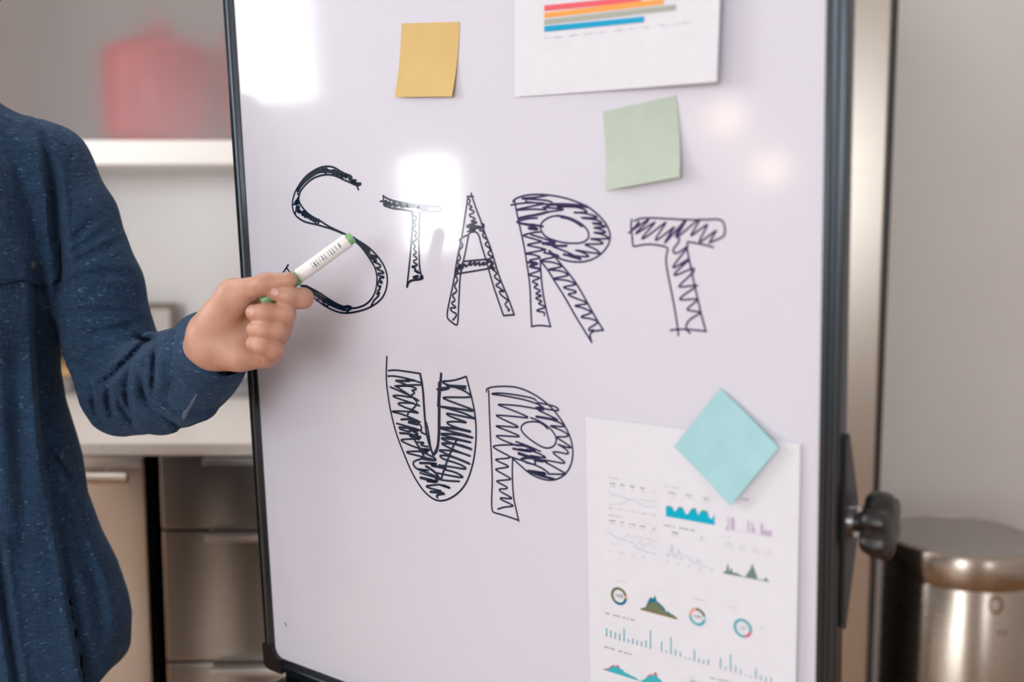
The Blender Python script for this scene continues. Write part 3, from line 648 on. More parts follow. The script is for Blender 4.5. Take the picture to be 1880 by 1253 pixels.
letter('R', [ZE([(100, 215), (110, 185), (200, 140), (320, 110), (500, 100), (650, 112), (800, 135), (950, 170), (1100, 225), (1250, 290), (1380, 390), (1480, 490), (1555, 600), (1595, 720), (1580, 840), (1530, 930), (1440, 1030), (1320, 1100), (1180, 1140), (1050, 1140), (920, 1120), (800, 1080), (720, 1020), (650, 960)]),
    ZE([(830, 435), (720, 430), (620, 470), (540, 530), (515, 600), (540, 680), (610, 760), (740, 810), (880, 845), (1040, 855), (1160, 845), (1240, 800), (1270, 730), (1240, 640), (1150, 550), (1020, 480), (900, 440), (780, 425)]), (ZE([(840, 450), (950, 470), (1060, 520), (1155, 590)]), 0.0026),
    ZE([(125, 200), (150, 340), (180, 480), (210, 620), (250, 800), (290, 1000), (310, 1160)])+ZF([(285, 320), (305, 520), (310, 720), (322, 970), (322, 975)]), ZF([(322, 975), (420, 955), (563, 975)]), ZF([(565, 975), (530, 850), (490, 680), (460, 500), (440, 300), (432, 120)]),
    ZF([(440, 140), (530, 250), (620, 400), (760, 620), (880, 840), (1000, 1030), (1090, 1175)]), ZF([(1090, 1175), (1065, 1090), (1080, 1050), (1130, 1030), (1238, 1020)]), ZF([(1240, 1022), (1150, 880), (1040, 680), (900, 430), (800, 300), (700, 180), (600, 60), (550, 0)]),
    ZF([(240, 45), (340, 50), (435, 85), (430, 100), (255, 130), (400, 160), (405, 180), (260, 210), (380, 220), (435, 245), (430, 260), (290, 305), (290, 318), (425, 345), (425, 360), (330, 390), (335, 410), (420, 435), (350, 465), (360, 480), (455, 520), (350, 555), (475, 580), (370, 605), (380, 620), (470, 650), (405, 675), (420, 690), (515, 720), (500, 730), (380, 765), (400, 780), (490, 790), (485, 830)]),
    (ZF([(260, 150), (400, 170), (265, 205), (430, 235)]), 0.0024),
    ZF([(480, 30), (620, 60), (650, 80), (440, 120), (450, 140), (600, 150), (710, 195), (700, 215), (535, 240), (545, 250), (700, 260), (795, 310), (780, 325), (590, 360), (600, 370), (780, 380), (895, 430), (880, 440), (725, 465), (740, 485), (900, 520), (885, 545), (785, 555), (800, 575), (880, 610), (1045, 670), (1030, 685), (870, 705), (880, 715), (980, 735), (1090, 785), (1080, 805), (950, 845), (960, 860), (1070, 870), (1165, 905), (1165, 930), (1045, 1000), (1060, 1030), (1115, 1015)]),
    ZE([(640, 115), (450, 150), (230, 160), (240, 170), (400, 175), (600, 190), (710, 220), (690, 260), (500, 235), (300, 220), (300, 190)]), ZE([(70, 265), (290, 225), (640, 240), (500, 260), (150, 335), (160, 345), (400, 325), (640, 340), (560, 300), (700, 260)]), (ZE([(700, 255), (950, 255), (1235, 290)]), 0.0030),
    ZE([(1230, 290), (1000, 290), (720, 290), (900, 290), (1100, 295), (1240, 355), (1230, 380), (970, 380), (1200, 385), (1400, 445), (1390, 465), (1050, 455), (1380, 485), (1470, 535), (1460, 545), (1265, 540), (1440, 565), (1560, 605), (1300, 610), (1400, 620), (1530, 675), (1520, 695), (1290, 680), (1470, 710), (1580, 770), (1560, 785), (1235, 780), (1400, 800), (1490, 845), (1470, 865), (1150, 860), (1330, 920), (1440, 995), (1420, 1015), (1000, 945), (1150, 980), (1270, 1045), (1260, 1065), (870, 1025), (1140, 1100)]),
    ZE([(560, 300), (700, 310), (880, 325), (870, 340), (700, 360), (500, 400), (185, 470)]), (ZE([(190, 470), (300, 440), (470, 415), (640, 370)]), 0.0026), ZE([(475, 465), (330, 470), (150, 520), (160, 535), (580, 590), (560, 600), (400, 560)]), ZE([(180, 540), (450, 600), (500, 650), (330, 630), (340, 610), (460, 620)]),
    ZE([(520, 680), (440, 680), (250, 725), (260, 740), (550, 820), (540, 830), (315, 870), (325, 885), (590, 935), (580, 955), (300, 1005)]), ZE([(380, 720), (600, 785), (740, 840), (720, 855), (560, 860), (700, 885), (930, 890), (900, 900), (700, 890)]), (ZE([(560, 855), (740, 845)]), 0.0030), (ZE([(760, 890), (925, 890)]), 0.0024),
    ZE([(720, 905), (960, 995), (1140, 1100)]), (ZE([(880, 1025), (1080, 1055), (1140, 1095)]), 0.0025), ZE([(600, 940), (580, 1000), (700, 1010), (650, 960)]), (ZE([(700, 1020), (790, 1050)]), 0.0034)], 0.0019, (0.022, 0.014, 0.062))
letter('T second', [ZG([(180, 150), (300, 100), (500, 98), (800, 115), (1100, 130), (1400, 130), (1690, 115), (1740, 220), (1755, 300), (1740, 400), (1690, 440), (1480, 530)]), ZG([(140, 125), (125, 250), (150, 420), (160, 580), (180, 595), (380, 550), (560, 560), (780, 605), (740, 720), (730, 850), (755, 1020)])+ZH([(690, 520), (740, 780), (770, 980), (790, 1145)]),
    ZG([(1550, 605), (1350, 550), (1105, 510)]), ZG([(1105, 510), (1090, 600), (1120, 760), (1165, 970)])+ZH([(1030, 470), (1080, 680), (1120, 860), (1185, 1088)]), ZH([(675, 1070), (800, 1055), (960, 1060), (1185, 1085)]),
    ZG([(90, 360), (260, 220), (265, 160)]), ZG([(265, 165), (145, 310)]), ZG([(140, 320), (440, 110), (430, 150), (200, 365), (210, 380), (550, 160), (545, 180), (305, 450), (340, 470), (740, 160), (735, 180), (540, 470), (570, 495), (885, 240), (870, 270), (700, 530), (720, 530), (1060, 140)]), (ZG([(1060, 150), (920, 390)]), 0.0034), (ZG([(720, 520), (850, 290)]), 0.0025),
    ZG([(920, 420), (960, 410), (1310, 105), (1320, 130), (1150, 410), (1170, 410), (1450, 195), (1445, 230), (1300, 505), (1330, 520), (1620, 290), (1580, 350), (1480, 530)]), ZG([(900, 420), (990, 465), (850, 640), (870, 710), (950, 700), (1110, 580)]), ZG([(1100, 620), (1040, 690), (845, 940), (865, 970), (1120, 805)]),
    (ZH([(935, 55), (830, 120)]), 0.003), ZH([(940, 60), (720, 260), (740, 290), (980, 180), (1010, 180), (1020, 205), (980, 260), (790, 435), (800, 455), (1070, 415), (1060, 430), (800, 610), (820, 638), (1060, 615), (1060, 645), (905, 765), (930, 785), (1130, 810), (1080, 840), (940, 920), (895, 1010), (910, 1070), (960, 1115)])], 0.0018, (0.030, 0.016, 0.070))
letter('U', [ZI([(88, 85), (78, 300), (80, 480), (110, 720), (150, 950), (215, 1210)])+ZJ([(260, 220), (330, 400), (450, 700), (600, 960), (740, 1110), (880, 1180), (1040, 1150), (1200, 1040), (1320, 880), (1400, 640), (1440, 420), (1458, 200), (1455, 0)])+ZI([(1430, 900), (1380, 680), (1320, 440), (1305, 390)]), ZI([(1305, 390), (1130, 450), (940, 468)]),
    ZI([(110, 300), (220, 290), (400, 315), (595, 345)]), (ZI([(598, 350), (640, 560), (660, 900), (685, 1200)])+ZJ([(700, 150), (740, 320), (800, 470)]), 0.0030), ZI([(690, 1090), (720, 1200)])+ZJ([(735, 180), (760, 350), (800, 470)]),
    (ZI([(920, 350), (905, 560), (885, 840), (885, 1230)])+ZJ([(880, 200), (870, 340), (810, 460)]), 0.0034), (ZI([(895, 800), (895, 1230)])+ZJ([(888, 200), (870, 350)]), 0.0030), ZI([(885, 480), (870, 840)]), ZJ([(870, 340), (855, 430), (800, 470)]),
    ZI([(105, 385), (200, 380), (400, 420), (600, 480), (640, 505), (620, 520), (400, 520), (135, 545), (450, 530), (570, 590), (450, 600), (530, 635), (460, 680)]), (ZI([(230, 455), (490, 460), (340, 430), (500, 450)]), 0.0030), ZI([(240, 460), (450, 540)]), ZI([(140, 550), (300, 620), (460, 690), (575, 760)]), ZI([(460, 710), (250, 675), (155, 690), (300, 740), (480, 800), (590, 840)]), ZI([(500, 800), (215, 790), (350, 860), (500, 910), (600, 960), (430, 925), (110, 920), (300, 960), (480, 1030), (600, 1090)]),
    ZI([(240, 550), (460, 690), (560, 780), (530, 850), (400, 960), (410, 1020), (560, 1090), (630, 1170), (600, 1230)]), (ZI([(310, 1050), (450, 1040), (600, 1090), (360, 1080), (560, 1130)]), 0.0026), ZI([(240, 1110), (420, 1160), (620, 1220)]), (ZI([(280, 1170), (450, 1180), (600, 1210), (350, 1150)]), 0.0028),
    (ZJ([(280, 50), (450, 40), (620, 110), (420, 60), (560, 140)]), 0.0028), ZJ([(290, 70), (470, 120), (430, 70)]), (ZJ([(290, 130), (450, 140), (660, 230), (380, 160), (560, 190), (520, 230)]), 0.0028), (ZJ([(490, 180), (560, 160), (560, 230), (600, 190)]), 0.0040), ZJ([(620, 120), (680, 150)]), ZJ([(560, 220), (300, 225), (320, 260), (560, 365), (760, 385)]), ZJ([(530, 270), (690, 275), (580, 310), (720, 340)]),
    (ZJ([(520, 250), (600, 370), (660, 490), (680, 530)]), 0.0026), ZJ([(690, 430), (560, 405), (330, 420), (620, 490), (850, 550), (830, 510), (650, 430)]), (ZJ([(590, 380), (770, 385), (620, 410), (700, 430)]), 0.0034), (ZJ([(620, 520), (780, 550), (840, 545)]), 0.0026), ZJ([(640, 520), (500, 560), (490, 620), (560, 690), (720, 740), (900, 820)]),
    (ZJ([(600, 590), (750, 590), (890, 610), (720, 620), (990, 670)]), 0.0030), (ZJ([(690, 640), (760, 680), (840, 740), (900, 830)]), 0.0030), ZJ([(560, 680), (780, 710), (610, 690)]), (ZJ([(610, 815), (720, 840), (900, 890), (640, 850), (860, 870)]), 0.0034), ZJ([(600, 740), (760, 790), (880, 820)]), (ZJ([(900, 920), (1100, 990), (960, 930)]), 0.0026), ZJ([(900, 920), (660, 940), (760, 980), (980, 1030), (760, 1025)]), (ZJ([(760, 1030), (960, 1055)]), 0.003), ZJ([(970, 1065), (840, 1085), (870, 1125)]),
    ZI([(1300, 575), (1060, 545), (960, 520), (1300, 540)]), ZI([(860, 585), (940, 605), (1100, 555), (920, 565)]), ZI([(980, 455), (930, 480), (1060, 530), (1250, 590), (1385, 680), (1385, 712), (945, 705), (960, 730), (1200, 820), (1430, 905), (1380, 920)]), (ZI([(900, 850), (1150, 880), (1400, 920)]), 0.0026), ZI([(870, 840), (1100, 900), (1300, 960), (1430, 1030)]), ZI([(1430, 1035), (1200, 990), (980, 945), (1050, 1000), (1365, 1110), (1200, 1080), (980, 1085), (1080, 1150), (1370, 1235)]), (ZI([(920, 1170), (1150, 1180), (1370, 1230)]), 0.0025),
    (ZJ([(920, 50), (1150, 60), (1370, 110)]), 0.0026), ZJ([(920, 60), (1100, 110), (1300, 160), (1410, 200)]), (ZJ([(930, 140), (1150, 145), (1400, 200)]), 0.0026), ZJ([(930, 155), (1100, 200), (1375, 270)]), (ZJ([(935, 205), (1150, 225), (1370, 272)]), 0.0025), ZJ([(935, 220), (1100, 290), (1390, 380)]), (ZJ([(940, 285), (1150, 290), (1380, 370)]), 0.0026), ZJ([(940, 300), (1100, 380), (1365, 482)]), ZJ([(900, 390), (1100, 395), (1360, 475)]), ZJ([(900, 400), (1050, 470), (1365, 605)]), (ZJ([(1050, 480), (1200, 530), (1350, 595)]), 0.0026), ZJ([(1050, 480), (885, 465), (950, 530), (1200, 600), (1310, 665), (1290, 685), (1100, 650), (890, 620)]), ZJ([(980, 690), (1150, 730), (1265, 800), (1240, 815), (1000, 770), (860, 740)]), ZJ([(1200, 870), (1000, 860), (840, 830)]),
    ZJ([(1155, 250), (1100, 350), (1040, 500), (980, 650), (930, 820)])], 0.0022, (0.006, 0.012, 0.034))
letter('P', [ZK([(85, 190), (70, 150), (150, 110), (300, 95), (550, 95), (750, 150), (950, 250), (1120, 370), (1250, 490), (1400, 680), (1500, 850), (1580, 1040), (1605, 1200)])+ZL([(1310, 180), (1290, 330), (1220, 460), (1120, 540), (1000, 570), (880, 555), (760, 510), (660, 450), (560, 360), (450, 260)]),
    ZK([(120, 165), (130, 500), (145, 900), (163, 1230)])+ZL([(140, 300), (150, 600), (140, 800), (140, 950), (150, 1020), (200, 1040), (320, 1070), (520, 1140)]), ZL([(530, 1155), (490, 980), (450, 800), (435, 500), (440, 260)]),
    ZK([(865, 650), (1000, 700), (1120, 770), (1230, 860), (1300, 960), (1320, 1060), (1280, 1150), (1180, 1195), (1060, 1170), (900, 1070), (750, 950), (690, 860), (700, 790), (780, 730), (900, 715), (1030, 730), (1110, 790), (1165, 850)]),
    ZK([(965, 355), (930, 310), (700, 260), (350, 210), (165, 220), (175, 235), (400, 260), (760, 330), (1000, 410), (1090, 470)]), ZK([(985, 380), (1200, 425), (1310, 455), (1365, 510), (1340, 530), (1100, 490), (960, 465)]), (ZK([(970, 480), (1090, 500), (1010, 470)]), 0.0032), ZK([(1090, 515), (800, 460), (600, 430), (275, 410), (290, 425), (550, 520), (820, 635), (815, 655), (600, 630), (245, 600), (255, 620), (420, 700), (650, 805), (640, 825), (450, 805), (240, 790), (255, 805), (450, 880), (670, 970), (655, 990), (450, 975), (250, 962), (260, 985), (370, 1050), (570, 1125)]), ZK([(600, 1130), (350, 1130), (200, 1150), (200, 1175), (330, 1250)])+ZL([(400, 220), (400, 250), (190, 262), (200, 280), (385, 360), (375, 380), (190, 403), (200, 420), (420, 540), (410, 558), (205, 573), (215, 590), (420, 690), (190, 690), (440, 820), (420, 835), (205, 812), (460, 930), (440, 942), (330, 950), (230, 980)]),
    ZK([(1000, 520), (1200, 610), (1340, 685)]), (ZK([(965, 630), (1150, 660), (1320, 695)]), 0.0028), ZK([(1250, 690), (1380, 735), (1475, 800), (1440, 810), (1170, 785), (1300, 830), (1420, 880), (1545, 960), (1490, 990), (1290, 985), (1420, 1060), (1580, 1170), (1570, 1190), (1350, 1125)]), ZL([(1095, 50), (1200, 110), (1250, 170), (1230, 190), (1130, 165), (1010, 152), (1050, 200), (1200, 305), (1180, 325), (1050, 300), (930, 280), (800, 270)]),
    ZL([(490, 10), (660, 70), (840, 150)]), (ZL([(490, 60), (640, 70), (760, 140)]), 0.0026), (ZL([(450, 110), (600, 140), (760, 155), (540, 120)]), 0.0026), ZL([(650, 120), (800, 170), (925, 235), (900, 245), (700, 210)]), (ZL([(530, 180), (680, 230), (930, 300), (760, 270)]), 0.0034), (ZL([(570, 260), (680, 235), (850, 280), (930, 290)]), 0.0028), ZL([(570, 262), (640, 320), (780, 340), (760, 290)]),
    ZL([(400, 225), (600, 290), (780, 350), (900, 410), (960, 465)]), (ZL([(670, 435), (800, 450), (960, 480), (800, 470)]), 0.0034), ZL([(670, 435), (850, 510), (1040, 550)]), (ZL([(820, 490), (950, 525), (1040, 548)]), 0.0026), ZL([(960, 475), (1200, 480)]), ZL([(920, 310), (1050, 380), (1200, 465)])], 0.0019, (0.010, 0.012, 0.045))
sm = []; sf = []
ribbon(sm, sf, [(523, 1145), (526, 1149)], 0.003, 0.0002)
pyd('ink_smudge', sm, sf, mat('faded_ink', (0.25, 0.25, 0.30), 0.3), eb)

# ------------------------------------------------------------------ sticky notes and sheets
def sheet(name, corners, hf, m, label, cat, n=28, group=None, st=False):
    c = [np.array(q if st else ST(*q)) for q in corners]          # TL TR BR BL
    vs, fs = [], []
    for j in range(n+1):
        for i in range(n+1):
            u, v = i/n, j/n
            p = (c[0]*(1-u)+c[1]*u)*(1-v)+(c[3]*(1-u)+c[2]*u)*v
            vs.append(brd(p[0], p[1], hf(u, v)))
    for j in range(n):
        for i in range(n):
            a = j*(n+1)+i; fs.append((a, a+n+1, a+n+2, a+1))
    o = pyd(name, vs, fs, m, None, False); md = o.modifiers.new('thickness', 'SOLIDIFY'); md.thickness = 0.00025; md.offset = -1
    return tag(o, label, cat, group)
M_YEL = noisy('yellow_note_paper', (0.65, 0.46, 0.19), (0.68, 0.48, 0.205), 40, 0.8, spec=0.2)
M_GRN = noisy('green_note_paper', (0.47, 0.55, 0.47), (0.50, 0.58, 0.50), 40, 0.8, spec=0.2)
M_CYN = noisy('cyan_note_paper', (0.36, 0.62, 0.67), (0.39, 0.65, 0.70), 40, 0.8, spec=0.2)
sheet('sticky_note', [(738, 43), (845, 40), (837, 178), (732, 179)], lambda u, v: 0.0006+0.006*v*v*v, M_YEL, 'mustard yellow square sticky note above the letter A on the whiteboard', 'sticky note', group='sticky notes on the whiteboard')
sheet('sticky_note', [(1107, 205), (1242, 175), (1258, 325), (1120, 350)], lambda u, v: 0.0006+0.008*v**3+0.002*u*u*v, M_GRN, 'pale sage green sticky note below the bar chart sheet', 'sticky note', group='sticky notes on the whiteboard')
sheet('sticky_note', [(1325, 712), (1437, 818), (1350, 924), (1242, 818)], lambda u, v: 0.0030+0.006*u*u+0.002*v, M_CYN, 'light turquoise sticky note turned as a diamond over the chart sheet', 'sticky note', group='sticky notes on the whiteboard')
class Sheet:
    def __init__(s, st0, ang, w_, hgt, hf, label):
        s.o = np.array(st0); ca, sa = math.cos(ang), math.sin(ang); s.ex = np.array([ca, sa]); s.ey = np.array([sa, -ca]); s.w, s.h, s.hf = w_, hgt, hf
        c = [s.o, s.o+s.ex*w_, s.o+s.ex*w_+s.ey*hgt, s.o+s.ey*hgt]
        s.ob = sheet('chart_sheet', c, hf, M_PAPER, label, 'paper sheet', 40, 'printed sheets on the whiteboard', st=True)
    def q(s, px, py, dh=0.00045):
        h = 0.0
        for _ in range(4):                                   # point where the pixel's ray meets the curled sheet
            p = B(px, py, h)-OB; st = np.array([p.dot(E1), p.dot(E2)])-s.o
            h = s.hf(min(max(st.dot(s.ex)/s.w, 0), 1), min(max(st.dot(s.ey)/s.h, 0), 1))+dh
        return B(px, py, h)
class Print:
    def __init__(s, sh, name): s.sh, s.n, s.vs, s.fs, s.mi, s.ms = sh, name, [], [], [], []
    def poly(s, pts, col):
        m = mat('print_%02x%02x%02x' % tuple(int(c*255) for c in col), col, 0.75, 0, 0.2)
        if m not in s.ms: s.ms.append(m)
        b = len(s.vs); s.vs += [s.sh.q(p[0], p[1], 0.00045+0.00010*s.ms.index(m)) for p in pts]; s.fs.append(tuple(range(b, b+len(pts)))); s.mi.append(s.ms.index(m))
    def strip(s, top, bot, col, n=12):
        for i in range(n):
            f = lambda a, t: tuple(np.array(a[0])*(1-t)+np.array(a[1])*t)
            s.poly([f(top, i/n), f(top, (i+1)/n), f(bot, (i+1)/n), f(bot, i/n)], col)
    def line(s, pts, wd, col):
        for a, b in zip(pts, pts[1:]):
            a, b = np.array(a, float), np.array(b, float); d = b-a; l = np.linalg.norm(d)
            if l < 1e-6: continue
            n = np.array([-d[1], d[0]])/l*wd/2; s.poly([a+n, b+n, b-n, a-n], col)
    def caption(s, a, b, hgt, col):                          # a run of unreadably small print
        a, b = np.array(a, float), np.array(b, float); l = np.linalg.norm(b-a); x = 0.0
        while x < l:
            w_ = random.uniform(1.2, 3.2); p = a+(b-a)*(x/l); r = a+(b-a)*(min(x+w_, l)/l)
            if random.random() < 0.86:
                hh = hgt*random.uniform(0.6, 1.0); s.poly([p-(0, hh/2), r-(0, hh/2), r+(0, hh/2), p+(0, hh/2)], col)
            x += w_+0.7
    def area(s, pts, base, col):
        for (x0, y0), (x1, y1) in zip(pts, pts[1:]): s.poly([(x0, y0), (x1, y1), (x1, base(x1)), (x0, base(x0))], col)
    def ring(s, cx, cy, r, th, segs):
        Zd = (B(cx, cy)-CAM).dot(FW); sc = Zd/F
        c = np.array(ST(cx, cy))
        for (a0, a1, col) in segs:
            n = max(3, int((a1-a0)/12)); an = [math.radians(a0+(a1-a0)*i/n) for i in range(n+1)]
            m = mat('print_%02x%02x%02x' % tuple(int(v*255) for v in col), col, 0.75, 0, 0.2)
            if m not in s.ms: s.ms.append(m)
            for t0_, t1_ in zip(an, an[1:]):
                b = len(s.vs)
                for t, rr in ((t0_, r), (t1_, r), (t1_, r-th), (t0_, r-th)):
                    st = c+np.array([math.sin(t), math.cos(t)])*rr*sc
                    st_ = st-s.sh.o; h = s.sh.hf(st_.dot(s.sh.ex)/s.sh.w, st_.dot(s.sh.ey)/s.sh.h)+0.00045
                    s.vs.append(brd(st[0], st[1], h))
                s.fs.append((b, b+1, b+2, b+3)); s.mi.append(s.ms.index(m))
    def text(s, body, cx, cy, hpx, col):
        cu = bpy.data.curves.new('t', 'FONT'); cu.body = body; cu.align_x = 'CENTER'; cu.align_y = 'CENTER'; cu.size = 1.0
        ob = bpy.data.objects.new('t', cu); COL.objects.link(ob); dg = bpy.context.evaluated_depsgraph_get(); me = bpy.data.meshes.new_from_object(ob.evaluated_get(dg))
        Zd = (B(cx, cy)-CAM).dot(FW); k_ = hpx*Zd/F*1.38; c = np.array(ST(cx, cy)); ex, up = s.sh.ex, -s.sh.ey
        m = mat('print_%02x%02x%02x' % tuple(int(v*255) for v in col), col, 0.75, 0, 0.2)
        if m not in s.ms: s.ms.append(m)
        b = len(s.vs)
        for v in me.vertices:
            st = c+ex*v.co.x*k_*0.9+up*v.co.y*k_; st_ = st-s.sh.o
            s.vs.append(brd(st[0], st[1], s.sh.hf(st_.dot(s.sh.ex)/s.sh.w, st_.dot(s.sh.ey)/s.sh.h)+0.0005))
        for p in me.polygons: s.fs.append(tuple(b+i for i in p.vertices)); s.mi.append(s.ms.index(m))
        bpy.data.objects.remove(ob); bpy.data.meshes.remove(me); bpy.data.curves.remove(cu)
    def done(s):
        me = bpy.data.meshes.new(s.n); me.from_pydata([tuple(map(float, v)) for v in s.vs], [], s.fs)
        for m in s.ms: me.materials.append(m)
        me.polygons.foreach_set('material_index', s.mi); me.update()
        o = bpy.data.objects.new(s.n, me); COL.objects.link(o); o.parent = s.sh.ob; return o
GREY = (0.36, 0.35, 0.40); LG = (0.58, 0.57, 0.61); TEAL = (0.05, 0.42, 0.50); CYA = (0.0, 0.42, 0.60); OLV = (0.16, 0.19, 0.10); SAL = (0.80, 0.38, 0.28); BLU = (0.01, 0.17, 0.30); PINK = (0.72, 0.12, 0.18); LIL = (0.55, 0.42, 0.60); LBL = (0.46, 0.60, 0.72); GRN = (0.16, 0.24, 0.20)
# upper sheet with the horizontal bar chart
a = np.array(ST(945, 178)); b = np.array(ST(1315, 150))
ang = math.radians(-0.6)
def h_up(u, v): return 0.0012+0.0012*v+0.0125*u**2.2*(0.45+0.55*v)
# place so that the lower corners fall on their pixels
def solve_corner(px, py, h): p = B(px, py, h)-OB; return np.array([p.dot(E1), p.dot(E2)])
bl = solve_corner(945, 178, h_up(0, 1)); br = solve_corner(1316, 150, h_up(1, 1))
ang = math.atan2(br[1]-bl[1], br[0]-bl[0]); ang = max(min(ang, 0.05), -0.05); wd = float(np.linalg.norm(br-bl))
up = np.array([-math.sin(ang), math.cos(ang)])
S1 = Sheet(bl+up*0.297, ang, wd, 0.297, h_up, 'white sheet with red, orange, grey and blue horizontal bars, beside the yellow note')
pr = Print(S1, 'bar_chart')
pr.strip(((999, 10), (1178, -8)), ((999, 20.5), (1178, 3)), (0.80, 0.13, 0.16)); pr.strip(((999, 23.5), (1218, -3)), ((999, 33.5), (1218, 8)), (0.90, 0.38, 0.10))
pr.strip(((999, 36), (1240.5, 8)), ((999, 45.5), (1240.5, 18.5)), (0.40, 0.42, 0.37)); pr.strip(((999, 48), (1182, 30)), ((999, 58.5), (1182, 40.5)), (0.015, 0.36, 0.62))
for i, x in enumerate((1002, 1024, 1052, 1080, 1107, 1134, 1162, 1188, 1214, 1240, 1259)):
    y = 70-(x-1002)*0.112; pr.caption((x-(2 if i == 0 else 7), y+0.8), (x+(2 if i == 0 else 7), y-0.8), 3.2, LG)
pr.done()
# lower sheet with the dashboard of small charts
tl = solve_corner(1075, 765, 0.0015); trr = solve_corner(1470, 815, 0.0022); ang = math.atan2(trr[1]-tl[1], trr[0]-tl[0])
S2 = Sheet(tl, ang, float(np.linalg.norm(trr-tl)), 0.297, lambda u, v: 0.0012+0.0015*u+0.0045*u*u*v, 'white sheet of many small coloured charts under the turquoise note')
zq = V(1090, 860, 5.222); zr = V(1090, 1060, 5.222)
def one(z, x, y): return z([(x, y)])[0]
pr = Print(S2, 'caption_text')
for z, x0, y0, x1, y1, hh, c in ((zq, 135, 88, 240, 104, 3, LG), (zq, 135, 448, 265, 470, 3, LG), (zq, 680, 172, 820, 192, 3, LG), (zq, 670, 545, 980, 604, 3, GREY), (zq, 1240, 660, 1305, 668, 2.5, LG), (zq, 1400, 295, 1490, 305, 3, GREY),
        (zr, 110, 345, 395, 418, 3, GREY), (zr, 98, 668, 380, 750, 3, GREY), (zr, 1120, 968, 1290, 1005, 3, GREY), (zr, 205, 35, 320, 52, 2, LG), (zr, 575, 115, 690, 138, 2, LG), (zr, 955, 205, 1070, 235, 2, LG), (zr, 1250, 275, 1400, 305, 2, LG), (zr, 925, 965, 960, 972, 2, LG), (zr, 925, 998, 985, 1005, 4, GREY)):
    pr.caption(one(z, x0, y0), one(z, x1, y1), hh, c)
for xs, y0, dy in (((180, 275, 372, 470, 572), 148, 0.155), ((180, 275, 372, 468, 568), 506, 0.185)):
    for x in xs:
        y = y0+(x-180)*dy; w2 = random.randint(16, 30)
        pr.caption(one(zq, x-w2, y-3), one(zq, x+w2, y+4), 3.4, GREY); pr.caption(one(zq, x-w2, y+26), one(zq, x+w2, y+34), 2, LG)
for x, y in ((750, 238), (915, 262), (1080, 292), (780, 620), (1030, 665), (1295, 722), (1420, 750), (1545, 775), (1680, 805)):
    pr.caption(one(zq, x-30, y-4), one(zq, x+30, y+6), 3.2, GREY if x < 1200 else LG); pr.caption(one(zq, x-32, y+24), one(zq, x+40, y+38), 2, LG)
for x0, y0, sl in ((145, 380, 0.17), (145, 785, 0.2), (690, 895, 0.21)):
    for i in range(5): x = x0+15+i*106; pr.caption(one(zq, x-14, y0+(x-x0)*sl), one(zq, x+14, y0+(x-x0)*sl+5), 2.6, LG)
pr.done()['kind'] = 'stuff'
pr = Print(S2, 'line_chart'); W_ = 1.0
pr.line(zq([(145, 215), (175, 270), (200, 250), (260, 275), (320, 300), (400, 320), (450, 345), (490, 375), (560, 368), (610, 365)]), W_, LBL)
pr.line(zq([(150, 360), (190, 345), (290, 340), (330, 300), (410, 295), (500, 310), (610, 325)]), W_, LG); pr.line(zq([(140, 375), (600, 455)]), 0.6, LG)
pr.done(); pr = Print(S2, 'line_chart')
pr.line(zq([(140, 610), (200, 655), (240, 690), (280, 685), (340, 705), (380, 720), (390, 760), (420, 770), (500, 800), (600, 825)]), W_*1.2, LBL)
pr.line(zq([(280, 690), (320, 635), (350, 665), (450, 665), (600, 700)]), 0.8, LG); pr.line(zq([(400, 750), (455, 690), (470, 760), (540, 715), (590, 770)]), 0.8, LG); pr.line(zq([(145, 725), (280, 735)]), 0.6, LG)
pr.done(); pr = Print(S2, 'line_chart')
pr.line(zq([(690, 840), (705, 825), (720, 850), (735, 800), (750, 730), (765, 840), (780, 860), (800, 830), (820, 785), (835, 860), (850, 890)]), 1.3, LBL)
pr.line(zq([(850, 830), (900, 850), (930, 880), (960, 915), (990, 905), (1005, 865), (1020, 935), (1060, 945), (1150, 970)]), 1.1, LBL)
pr.done()
pr = Print(S2, 'area_chart')
bt = lambda x0, y0, sl: (lambda x: y0+(x-x0)*sl)
x0, y0 = one(zq, 692, 462); base_f = bt(x0, y0, 0.181)
pr.area(zq([(692, 362), (745, 366), (775, 420), (790, 405), (812, 375), (850, 378), (880, 440), (905, 440), (935, 390), (975, 382), (1000, 455), (1035, 402), (1085, 412), (1110, 480), (1135, 488), (1158, 440)]), base_f, CYA)
for s_pts in ([(692, 362), (745, 366), (752, 378), (692, 372)], [(812, 373), (850, 376), (856, 388), (806, 386)], [(935, 390), (975, 382), (980, 396), (928, 400)], [(1035, 400), (1085, 412), (1090, 426), (1030, 412)]): pr.poly(zq(s_pts), (0.20, 0.28, 0.22))
pr.done(); pr = Print(S2, 'area_chart')
x0, y0 = one(zq, 1245, 1010); base_f = bt(x0, y0, 0.19)
pr.area(zq([(1245, 990), (1270, 990), (1285, 905), (1300, 1000), (1320, 955), (1335, 1005), (1370, 1005), (1410, 1030), (1450, 1045), (1490, 985), (1505, 965), (1520, 915), (1535, 965), (1550, 1000), (1570, 1065), (1630, 1075), (1650, 1045), (1670, 1080), (1690, 1092)]), base_f, GRN)
pr.done(); pr = Print(S2, 'area_chart')
x0, y0 = one(zr, 445, 312); base_f = bt(x0, y0, 0.268)
top = [(445, 305), (495, 290), (520, 235), (540, 195), (555, 200), (570, 210), (587, 175), (600, 230), (630, 255), (670, 290), (700, 345), (715, 325), (730, 350), (765, 365), (780, 395), (790, 385), (803, 405)]
pr.area(zr(top), base_f, BLU); pr.area(zr([(445, 306), (495, 293), (530, 245), (560, 250), (590, 235), (620, 270), (660, 300), (700, 350), (765, 368), (803, 405)]), lambda x: base_f(x)-0.4, OLV)
pr.line(zr([(445, 314), (803, 410)]), 0.8, SAL)
